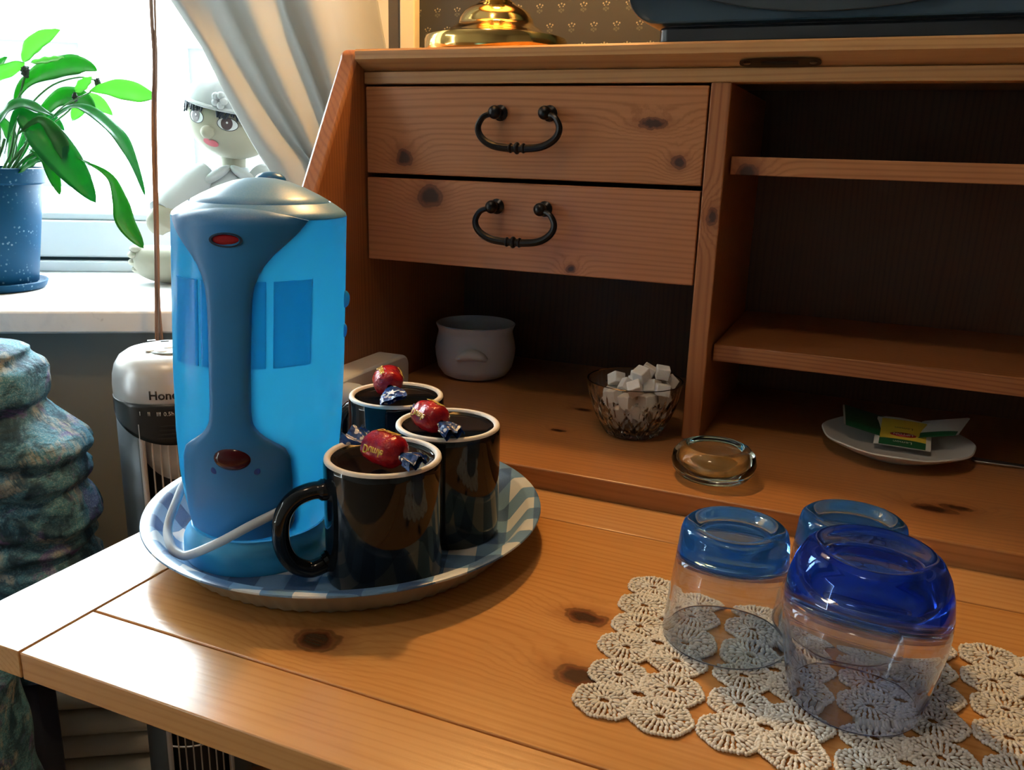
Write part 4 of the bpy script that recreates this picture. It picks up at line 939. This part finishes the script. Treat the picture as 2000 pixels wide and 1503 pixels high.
leaf([(-0.1426, 1.0454), (-0.1274, 1.0664), (-0.1068, 1.0795), (-0.0826, 1.0731), (-0.0622, 1.0628)], 0.020, deep, 1.0, t0=0.14)
leaf([(-0.165, 0.985), (-0.160, 1.008), (-0.1480, 1.010), (-0.1375, 0.9900)], 0.026, deep, 0.3, t0=0.12)
leaf([(-0.1277, 0.9803), (-0.1091, 0.992), (-0.0941, 1.0009), (-0.0769, 1.0059)], 0.014, deep, 0.8, t0=0.15)
leaf([(-0.125, 0.99), (-0.108, 1.006), (-0.088, 1.012), (-0.070, 1.004)], 0.016, deep, 0.6, t0=0.17)
leaf([(-0.150, 0.99), (-0.140, 1.03), (-0.155, 1.06), (-0.180, 1.07)], 0.024, green, 0.6, t0=0.19)
leaf([(-0.145, 0.99), (-0.125, 1.03), (-0.108, 1.055), (-0.085, 1.060), (-0.070, 1.045)], 0.026, deep, 0.5, t0=0.2)
for pts, w in (([(-0.21, 0.99), (-0.24, 1.08), (-0.29, 1.09), (-0.33, 1.03)], 0.045), ([(-0.22, 0.99), (-0.27, 1.03), (-0.32, 1.0), (-0.34, 0.93)], 0.045), ([(-0.2, 0.99), (-0.21, 1.12), (-0.24, 1.18), (-0.29, 1.19)], 0.04), ([(-0.19, 0.99), (-0.18, 1.08), (-0.165, 1.13), (-0.15, 1.15)], 0.03)):
    leaf(pts, w, green, 0.6, t0=0.2, dt=0.03)
stalk([(-0.1650, 0.9750), (-0.1453, 1.005), (-0.1311, 1.0531), (-0.1137, 1.1116), (-0.1040, 1.1350)], 0.0018)
stalk([(-0.1500, 0.9750), (-0.1196, 1.0608), (-0.0791, 1.1058), (-0.0347, 1.122), (-0.0079, 1.1173)], 0.0013)
stalk([(-0.1400, 0.9750), (-0.0934, 1.0397), (-0.0539, 1.0741), (-0.039, 1.0929)], 0.0013)
stalk([(-0.0750, 1.060), (-0.0500, 1.082), (-0.0138, 1.1011)], 0.0010, 0.16)
for a, b, c in ((-0.17, -0.145, 1.03), (-0.155, -0.118, 1.02), (-0.145, -0.100, 1.015), (-0.150, -0.110, 1.035), (-0.135, -0.085, 1.02), (-0.165, -0.150, 1.05)):
    stalk([(a, 0.9750), ((a + b) / 2, 1.0), (b, c)], 0.0022, 0.17)
spx = M('dry_spadix', (0.015, 0.03, 0.02), 0.8)
for s, z, r in ((-0.1035, 1.1260, 0.0085), (-0.0385, 1.0930, 0.0062), (-0.0045, 1.1135, 0.0078)):
    G = [ellipsoid(SW(s, 0.165, z), (r * 0.62, r * 0.62, r), 12, 8)]
    for i in range(26):
        v = Vector((random.gauss(0, 1), random.gauss(0, 1), random.gauss(0, 1))).normalized()
        G.append(ellipsoid(SW(s, 0.165, z) + Vector((v.x * r * 0.62, v.y * r * 0.62, v.z * r)), (0.0012, 0.0012, 0.0014), 6, 4))
    obj('spadix', merge(*G), spx, plant, world=True)

# ================================================================== RAG DOLL
doll = thing('rag_doll', 'cloth rag doll in white cap and blouse sitting on the sill behind the curtain edge', 'doll', tuple(SW(0.16, 0.27, SILL)))
skin = M('doll_cloth', (0.37, 0.355, 0.28), 0.85); skin.node_tree; kk = NT(skin.node_tree); kk.bump(kk.noise(kk.pos(), 1200, 2), 0.2, 0.0006, skin.node_tree.nodes['Principled BSDF'])
whitec = M('white_cotton', (0.46, 0.49, 0.51), 0.85); hairm = M('navy_black_yarn', (0.018, 0.028, 0.045), 0.6); eyem = M('eye_brown', (0.085, 0.06, 0.065), 0.5); eyew = M('eye_white', (0.75, 0.80, 0.82), 0.5); lipm = M('lip_red', (0.52, 0.10, 0.13), 0.6); redc = M('red_cotton', (0.60, 0.05, 0.04), 0.8)
HC = SW(0.168, 0.275, 1.069)                        # head centre
tlt = math.radians(12); yaw = math.radians(24)
fwd = (N * math.cos(yaw) - D * math.sin(yaw)); fwd = (fwd + Vector((0, 0, -0.12))).normalized()
hr = (D * math.cos(yaw) + N * math.sin(yaw)); hr = (hr - fwd * hr.dot(fwd)).normalized(); hu = fwd.cross(hr) * -1
hu = hr.cross(fwd) * -1 if hr.cross(fwd).z < 0 else hr.cross(fwd)
hr, hu = hr * math.cos(tlt) - hu * math.sin(tlt), hu * math.cos(tlt) + hr * math.sin(tlt)
RX, RY, RZd = 0.075, 0.062, 0.060
def hp_(x, z, k=1.0):                              # a point on the front of the head
    x, z = x * 1.0, z; q = max(0.0, 1 - (x / RX) ** 2 - (z / RZd) ** 2)
    return HC + (hr * x + hu * z + fwd * (RY * math.sqrt(q))) * k
def headf(u, v):
    a = 2 * pi * u; b = pi * v; x, y, z = math.sin(b) * math.cos(a), math.sin(b) * math.sin(a), -math.cos(b)
    ch = 1 + 0.05 * max(0, -z) * max(0, y)
    return HC + hr * (x * RX) + fwd * (y * RY * ch) + hu * (z * RZd)
head = obj('head', gridsurf(headf, 40, 24, True), skin, doll, world=True)
def flat_on(pts, k): return [tuple(hp_(x, z, k)) for x, z in pts]
def patch_on(cx, cz, rx, rz, k, n=20, sh=None):
    P = [(cx, cz)] + [(cx + rx * math.cos(2 * pi * i / n), cz + rz * (sh(2 * pi * i / n) if sh else math.sin(2 * pi * i / n))) for i in range(n)]
    return flat_on(P, k), [(0, 1 + i, 1 + (i + 1) % n) for i in range(n)]
for ex in (-0.0285, 0.0275):
    obj('eye_white', patch_on(ex, 0.0060, 0.0150, 0.0095, 1.006), eyew, head, world=True)
    obj('eye_outline', merge(*[tube([hp_(ex + 0.0154 * math.cos(q), 0.0060 + 0.0098 * math.sin(q), 1.008) for q in [2 * pi * i / 24 for i in range(24)]], 0.0005, 5, closed=True)]), hairm, head, world=True)
    obj('iris', patch_on(ex - 0.0010, 0.0068, 0.0088, 0.0098, 1.010), eyem, head, world=True)
    obj('eye_spark', patch_on(ex - 0.0005, 0.0085, 0.0016, 0.0016, 1.014), eyew, head, world=True)
obj('nose', ellipsoid(hp_(-0.0020, -0.0115, 1.06), (0.0115, 0.0105, 0.0105), 20, 12), skin, head, world=True)
obj('mouth', patch_on(-0.001, -0.0290, 0.0135, 0.0060, 1.035, 24, lambda q: math.sin(q) * (1.0 if math.sin(q) < 0 else 0.9 + 0.35 * abs(math.cos(q * 1.0)) - 0.3 * (abs(math.cos(q)) < 0.25))), lipm, head, world=True)
# fringe of yarn under the cap, in two bunches
rnd = random.Random(3)
for lo, hi in ((-0.071, -0.018), (0.008, 0.074)):
    G = []; x = lo
    while x < hi:
        ln = 0.016 + rnd.uniform(-0.003, 0.005) + (0.006 if abs(x) > 0.05 else 0)
        q = lambda xx, zz_, k_: hp_(max(-0.0735, min(0.0735, xx)), zz_, k_)
        a = 0.034 - 0.06 * abs(x)
        G.append(tube([q(x, a, 1.05), q(x + rnd.uniform(-.002, .002), a - ln * 0.5, 1.07), q(x + rnd.uniform(-.004, .004), a - ln, 1.06)], [0.0022, 0.0024, 0.0014], 6)); x += 0.0033
    obj('hair', merge(*G), hairm, head, world=True)
def capf(u, v):
    a = 2 * pi * u; b = v * pi * 0.5
    return HC + hu * 0.028 + hr * (math.cos(a) * math.cos(b) * 0.073) + fwd * (math.sin(a) * math.cos(b) * 0.066) + hu * (0.052 * math.sin(b) + 0.0015 * math.sin(9 * a) * math.cos(b))
def brimf(u, v):
    a = 2 * pi * u; r = 0.98 + 0.07 * v
    return HC + hu * (0.030 - 0.004 * v) + hr * (math.cos(a) * 0.074 * r) + fwd * (math.sin(a) * 0.067 * r)
cap = obj('cap', gridsurf(capf, 48, 12, True), whitec, doll, world=True)
obj('brim', gridsurf(brimf, 48, 3, True), whitec, cap, world=True, solid=0.003)
obj('rosette', merge(*[ellipsoid(HC + hu * 0.042 + hr * (0.018 + 0.008 * math.cos(i * 1.257)) + fwd * 0.068 + hu * (0.008 * math.sin(i * 1.257)), (0.006, 0.006, 0.006), 10, 6) for i in range(5)]), whitec, cap, world=True)
def blob(path, radii, n=20): return tube(spline(path, 6), [r for r in spline([(a, 0, 0) for a in radii], 6)] and [v.x for v in spline([(a, 0, 0) for a in radii], 6)], n)
obj('neck', blob([SW(0.165, 0.285, 0.985), SW(0.165, 0.285, 1.035)], [0.020, 0.022]), skin, doll, world=True)
obj('blouse', blob([SW(0.165, 0.285, 0.83), SW(0.165, 0.285, 0.86), SW(0.165, 0.285, 0.91), SW(0.165, 0.285, 0.96), SW(0.165, 0.285, 0.995)], [0.056, 0.064, 0.060, 0.050, 0.024], 28), whitec, doll, world=True)
obj('collar', merge(*[ellipsoid(SW(0.165 + sx * 0.022, 0.252, 0.983), (0.026, 0.012, 0.010), 16, 8, (D * math.cos(0.5) + Vector((0, 0, -sx * math.sin(0.5))), N, Vector((0, 0, 1)))) for sx in (-1, 1)]), whitec, doll, world=True)
obj('sleeve', blob([SW(0.125, 0.28, 0.980), SW(0.100, 0.26, 0.960), SW(0.078, 0.23, 0.937), SW(0.062, 0.21, 0.920)], [0.026, 0.030, 0.028, 0.025]), whitec, doll, world=True)
obj('sleeve', blob([SW(0.205, 0.28, 0.980), SW(0.230, 0.26, 0.960), SW(0.250, 0.23, 0.937), SW(0.262, 0.21, 0.920)], [0.026, 0.030, 0.028, 0.025]), whitec, doll, world=True)
obj('arm', blob([SW(0.072, 0.22, 0.928), SW(0.066, 0.205, 0.915), SW(0.058, 0.20, 0.902), SW(0.055, 0.198, 0.889)], [0.020, 0.0225, 0.021, 0.008]), skin, doll, world=True)
obj('arm', blob([SW(0.255, 0.22, 0.928), SW(0.262, 0.205, 0.915), SW(0.27, 0.20, 0.902), SW(0.273, 0.198, 0.889)], [0.020, 0.0225, 0.021, 0.008]), skin, doll, world=True)
obj('trousers', merge(blob([SW(0.13, 0.285, 0.845), SW(0.105, 0.27, 0.843), SW(0.088, 0.26, 0.843)], [0.036, 0.031, 0.027]), blob([SW(0.20, 0.285, 0.845), SW(0.22, 0.27, 0.843), SW(0.235, 0.26, 0.843)], [0.036, 0.031, 0.027])), redc, doll, world=True)
# legs end in big stitched feet
for sx, cs in ((1, 0.0), (-1, 0.325)):
    f = lambda s: cs + s * sx
    ft = obj('foot', blob([SW(f(0.100), 0.268, 0.840), SW(f(0.075), 0.262, 0.834), SW(f(0.050), 0.262, 0.832), SW(f(0.024), 0.266, 0.836), SW(f(0.006), 0.270, 0.842), SW(f(-0.006), 0.272, 0.846)], [0.026, 0.030, 0.0315, 0.0295, 0.022, 0.006], 24), skin, doll, world=True)
    for zt in (0.824, 0.836, 0.848, 0.858):
        obj('toe', ellipsoid(SW(f(-0.001 + abs(zt - 0.842) * 0.4), 0.262, zt), (0.013, 0.014, 0.0072), 14, 8, (D, N, Vector((0, 0, 1)))), skin, ft, world=True)

# ================================================================== TOWER FAN
FX = C_fan = Vector((-0.289, -0.014, 0))
fan = thing('tower_fan', 'silver and black tower fan heater standing under the sill between chair and desk', 'fan heater', (FX.x, FX.y, 0))
fan.rotation_euler = (0, 0, math.atan2(CAM.y - FX.y, CAM.x - FX.x))      # local +x faces the room
FR = 0.0665
obj('foot', lathe([(0, 0.0), (0.084, 0.0), (0.085, 0.006), (0.080, 0.016), (0.066, 0.024), (0.060, 0.034), (0, 0.034)], 56), black_plastic, fan, sharp=40)
shell_m = M('fan_shell', (0.12, 0.15, 0.18), 0.4, 0.3)
A0 = math.radians(36)
def zlow(a):
    a = (a + pi) % (2 * pi) - pi
    return 0.722 - 0.048 * max(0.0, math.cos(a * 0.75)) ** 1.5
def shellf(u, v):
    a = A0 + (2 * pi - 2 * A0) * u; z = 0.03 + (0.70 - 0.03) * v
    return (FR * math.cos(a), FR * math.sin(a), z)
obj('rear_shell', gridsurf(shellf, 60, 6), shell_m, fan, solid=0.003, sharp=180)
obj('dark_core', lathe([(0, 0.03), (0.050, 0.03), (0.050, 0.68), (0, 0.68)], 40), M('fan_dark_core', (0.006, 0.007, 0.008), 0.6), fan)
def creamf(u, v):
    a = -A0 - 0.1 + (2 * A0 + 0.2) * u; z1 = 0.70; z0 = 0.625 + 0.030 * (2 * u - 1) ** 2 * 0.9
    return (0.058 * math.cos(a), 0.058 * math.sin(a), z0 + (z1 - z0) * v)
obj('cream_panel', gridsurf(creamf, 20, 3), M('fan_cream_panel', (0.55, 0.52, 0.47), 0.4), fan, solid=0.001)
bar_m = M('fan_bar_metal', (0.55, 0.55, 0.55), 0.3, 0.7)
nb = 9
for i in range(nb):
    a = -A0 + 0.05 + (2 * A0 - 0.1) * i / (nb - 1)
    obj('grille_bar', tube([(FR * math.cos(a), FR * math.sin(a), 0.040), (FR * math.cos(a), FR * math.sin(a), 0.70)], 0.00115, 6), bar_m, fan)
for z in (0.06, 0.24, 0.42, 0.55):
    obj('grille_hoop', tube([((FR - 0.001) * math.cos(a), (FR - 0.001) * math.sin(a), z) for a in [-A0 + 2 * A0 * i / 16 for i in range(17)]], 0.0013, 6), bar_m, fan)
obj('grille_edge', tube([(FR * math.cos(-A0), FR * math.sin(-A0), 0.035), (FR * math.cos(-A0), FR * math.sin(-A0), 0.70)], 0.0032, 8), silver_plastic, fan)
obj('grille_edge', tube([(FR * math.cos(A0), FR * math.sin(A0), 0.035), (FR * math.cos(A0), FR * math.sin(A0), 0.70)], 0.0032, 8), silver_plastic, fan)
FRH = 0.0685
def bandf(u, v):
    a = 2 * pi * u; z0 = zlow(a); z1 = 0.7260
    return (FRH * math.cos(a), FRH * math.sin(a), z0 + (z1 - z0) * v)
band = obj('control_band', gridsurf(bandf, 72, 8, True), black_plastic, fan, solid=0.002, sharp=180)
for i in range(4):
    a0, z = -0.05 - 0.06 * i * 0.3, 0.6985 - 0.0052 * i
    pts = [((FRH + 0.0006) * math.cos(a0 + 0.5 * j / 10 - 0.22), (FRH + 0.0006) * math.sin(a0 + 0.5 * j / 10 - 0.22), z) for j in range(11)]
    obj('finger_rib', tube(pts, [0.0004 + 0.0009 * math.sin(pi * j / 10) for j in range(11)], 6), black_plastic, band)
obj('head', lathe([(0.0680, 0.7255), (0.0688, 0.7290), (0.0690, 0.7400), (0.0680, 0.7520), (0.0650, 0.7640), (0.0590, 0.7740), (0.0500, 0.7800), (0.0380, 0.7830), (0.0, 0.7835)], 72), silver_plastic, fan, sharp=60)
def wrap(g, R, a0, z0): return [(R * math.cos(a0 + x / R), R * math.sin(a0 + x / R), z0 + y) for x, y in g[0]], g[1]
ink = M('black_print', (0.015, 0.015, 0.018), 0.5); wink = M('white_print', (0.55, 0.58, 0.6), 0.5)
obj('lettering', wrap(text2d('Honeywell', 0.0150, 0.0003, 3), 0.0693, 0.07, 0.7325), ink, fan, solid=0.0003)
for i, s_ in enumerate(('I', 'II', 'III', '0.5h', '1h', '2h', '4h', '8h')):
    obj('lettering', wrap(text2d(s_, 0.0072, 0.0, 2), FRH + 0.0013, -0.58 + 0.165 * i, 0.7120), wink, band, solid=0.0002)
pan = obj('button_panel', lathe([(0, 0.7842), (0.026, 0.7842), (0.027, 0.7835), (0.027, 0.7825)], 40), M('pale_blue_panel', (0.42, 0.55, 0.62), 0.25), fan)
pan.location = (0.018, 0.002, 0)
for x, y in ((0.026, -0.022), (0.034, -0.008), (0.034, 0.010), (0.026, 0.022), (0.014, 0.0)):
    obj('button', ellipsoid((x, y, 0.7845), (0.0052, 0.0062, 0.0016), 16, 8), M('button_white', (0.70, 0.74, 0.76), 0.3), fan)
for x, y in ((-0.036, -0.020), (-0.030, -0.004), (-0.040, 0.012), (-0.034, 0.022)):
    obj('vent_slot', rbox(x - 0.003, x + 0.003, y - 0.005, y + 0.005, 0.7828, 0.7842, 0.001, 2), black_plastic, fan)

# ================================================================== UPHOLSTERED CHAIR
chair = thing('armchair', 'easy chair with quilted teal and purple patterned cover under the marble sill', 'chair', (-0.62, -0.25, 0))
def quilt():
    m, nt, p = new_mat('teal_patterned_cloth'); k = NT(nt); P = k.pos()
    x, y, z = k.xyz(P)
    dg = k.comb(k.math('ADD', x, k.math('MULTIPLY', z, 0.7)), y, k.math('SUBTRACT', z, k.math('MULTIPLY', x, 0.5)))
    a = k.noise(P, 26, 4, 0.62, 0.8); b = k.noise(P, 22, 3, 0.6, 1.2); c = k.noise(P, 520, 2, 0.7)
    st = k.noise(k.vmath('MULTIPLY', dg, (0.25, 0.25, 1.0)), 210, 3, 0.7); st2 = k.noise(k.vmath('MULTIPLY', dg, (1.0, 1.0, 0.18)), 150, 3, 0.7)
    d = k.noise(k.vmath('ADD', P, (3.1, 1.7, 0.4)), 18, 2, 0.5, 0.8)
    col = k.mix(k.sstep(a, 0.36, 0.64), (0.006, 0.042, 0.078), (0.055, 0.22, 0.32))
    col = k.mix(k.math('MULTIPLY', k.sstep(b, 0.56, 0.66), 0.6), col, (0.13, 0.075, 0.26))
    col = k.mix(k.math('MULTIPLY', k.math('MULTIPLY', k.sstep(d, 0.52, 0.60), k.sstep(st2, 0.40, 0.6)), 0.75), col, (0.30, 0.30, 0.26))
    col = k.mix(k.math('MULTIPLY', k.math('MULTIPLY', k.sstep(c, 0.48, 0.62), k.sstep(a, 0.35, 0.6)), 0.5), col, (0.28, 0.40, 0.44))
    col = k.mix(k.math('MULTIPLY', k.sstep(st, 0.52, 0.66), 0.55), col, (0.008, 0.030, 0.050))
    nt.links.new(col, p.inputs['Base Color']); p.inputs['Roughness'].default_value = 0.75
    k.bump(k.noise(P, 60, 4, 0.6, 0.5), 0.4, 0.010, p); return m
qm = quilt()
CRh = Vector((CR.x, CR.y, 0)).normalized(); CFh = Vector((CF.x, CF.y, 0)).normalized()
prof = [(0.803, -0.100), (0.797, -0.078), (0.788, -0.063), (0.770, -0.054), (0.745, -0.049), (0.722, -0.050), (0.708, -0.047), (0.694, -0.030), (0.680, -0.012), (0.668, -0.006), (0.655, -0.006), (0.645, -0.012), (0.630, -0.010), (0.610, -0.008), (0.590, -0.004), (0.570, 0.000), (0.555, -0.004), (0.540, -0.010), (0.52, -0.012), (0.50, -0.008), (0.46, -0.004), (0.42, -0.004), (0.38, -0.010)]
CB = Vector((-0.340, -0.149, 0))
seams = (0.778, 0.706, 0.650, 0.600, 0.552, 0.515, 0.46, 0.40)
def back(u, v):
    z = 0.795 - 0.43 * v; e = pl([(a, b) for a, b in prof], z + 0.008)
    a = 2 * pi * u; c, s_ = math.cos(a), math.sin(a); n_ = 0.55
    lat = math.copysign(abs(c) ** n_, c)
    sd, sg = 9, 0
    for k_, q_ in enumerate(seams):                   # the quilting seams sag and run askew
        zq = q_ + 0.030 * (lat - 0.7) * (1 if k_ % 2 else -0.6) + 0.006 * mnoise.noise(Vector((lat * 5, s_ * 2, k_ * 3.3)))
        sd = min(sd, abs(z - zq))
    groove = math.exp(-(sd / 0.0075) ** 2)
    half_w = 0.34; half_d = 0.080 if z < 0.78 else 0.080 * max(0.06, (0.795 - z) / 0.015) ** 0.5
    x = lat * half_w; y = math.copysign(abs(s_) ** n_, s_) * half_d
    P = CB + CRh * (e - half_w + x) + CFh * (0.06 + y) + Vector((0, 0, z))
    cr = P.dot(CRh); w1 = mnoise.noise(Vector((cr * 9 + z * 16, P.dot(CFh) * 6, z * 9)))
    w2 = 1 - abs(mnoise.noise(Vector((cr * 13 + z * 26, P.dot(CFh) * 9, z * 8 + 4)))) * 2
    wv = w1 * 0.008 + w2 * 0.005 - 0.013 * groove + 0.004
    rad = (CRh * c + CFh * s_)
    if z > 0.785: wv *= 0.5
    return P + rad * wv * (0.55 if abs(lat) > 0.95 else 1.0)
g = gridsurf(back, 220, 170, True)
g = (g[0] + [tuple(CB + CRh * (-0.44) + CFh * 0.06 + Vector((0, 0, 0.797)))], g[1] + [(i, (i + 1) % 220, len(g[0])) for i in range(220)])
obj('back_cushion', g, qm, chair, world=True, sharp=180)
navy = M('navy_upholstery', (0.010, 0.018, 0.045), 0.8)
def cframe(x0, x1, y0, y1, z0, z1): return [tuple(CB + CRh * p[0] + CFh * p[1] + Vector((0, 0, p[2]))) for p in box(x0, x1, y0, y1, z0, z1)[0]], box(0, 1, 0, 1, 0, 1)[1]
obj('frame', cframe(-0.66, -0.062, -0.01, 0.050, 0.06, 0.40), navy, chair, world=True, bevel=0.012)
def seatf(u, v):
    a = 2 * pi * u; z = 0.20 + 0.28 * v; c, s_ = math.cos(a), math.sin(a); q = 1 if v < 0.8 else max(0.10, 1 - (v - 0.8) * 4.5)
    P = CB + CRh * (-0.318 + math.copysign(abs(c) ** 0.5, c) * (0.285 - 0.012 * v) * (0.5 + 0.5 * q)) + CFh * (-0.10 + math.copysign(abs(s_) ** 0.5, s_) * 0.105 * (0.4 + 0.6 * q)) + Vector((0, 0, z))
    return P + (CRh * c + CFh * s_) * 0.012 * mnoise.noise(P * 14)
g = gridsurf(seatf, 90, 40, True); nl = len(g[0]) - 90
topc = sum((Vector(p) for p in g[0][nl:]), Vector()) / 90 + Vector((0, 0, 0.006))
g = (g[0] + [tuple(topc)], g[1] + [(nl + i, nl + (i + 1) % 90, len(g[0])) for i in range(90)])
obj('seat_drape', g, qm, chair, world=True, sharp=180)
for x, y in ((-0.62, 0.01), (-0.09, 0.01), (-0.62, 0.035), (-0.09, 0.035)):
    obj('leg', [tuple(CB + CRh * (x + p[0]) + CFh * (y + p[1]) + Vector((0, 0, p[2]))) for p in lathe([(0, 0.0), (0.014, 0.0), (0.020, 0.062), (0, 0.062)], 12)[0]] and ([tuple(CB + CRh * (x + p[0]) + CFh * (y + p[1]) + Vector((0, 0, p[2]))) for p in lathe([(0, 0.0), (0.014, 0.0), (0.020, 0.062), (0, 0.062)], 12)[0]], lathe([(0, 0.0), (0.014, 0.0), (0.020, 0.062), (0, 0.062)], 12)[1]), M('chair_leg_wood', (0.10, 0.05, 0.02), 0.4), chair, world=True)

# ================================================================== RADIATOR
rad = thing('radiator', 'old cream ribbed radiator on the wall under the window', 'radiator', tuple(SW(-0.3, -0.03, 0.0)))
radm = M('aged_cream_enamel', (0.80, 0.74, 0.62), 0.35)
for z, r in ((0.205, 0.018), (0.160, 0.020), (0.118, 0.018), (0.070, 0.020)):
    obj('rib', tube([SW(-1.0, -0.035, z), SW(0.16, -0.035, z)], r, 16), radm, rad, world=True)
obj('panel', wbox(-1.0, 0.16, -0.022, 0.026, 0.04, 0.235), radm, rad, world=True, bevel=0.004)
for s in (-0.95, 0.10): obj('foot', wbox(s - 0.02, s + 0.02, -0.03, 0.02, 0.0, 0.05), radm, rad, world=True, bevel=0.003)
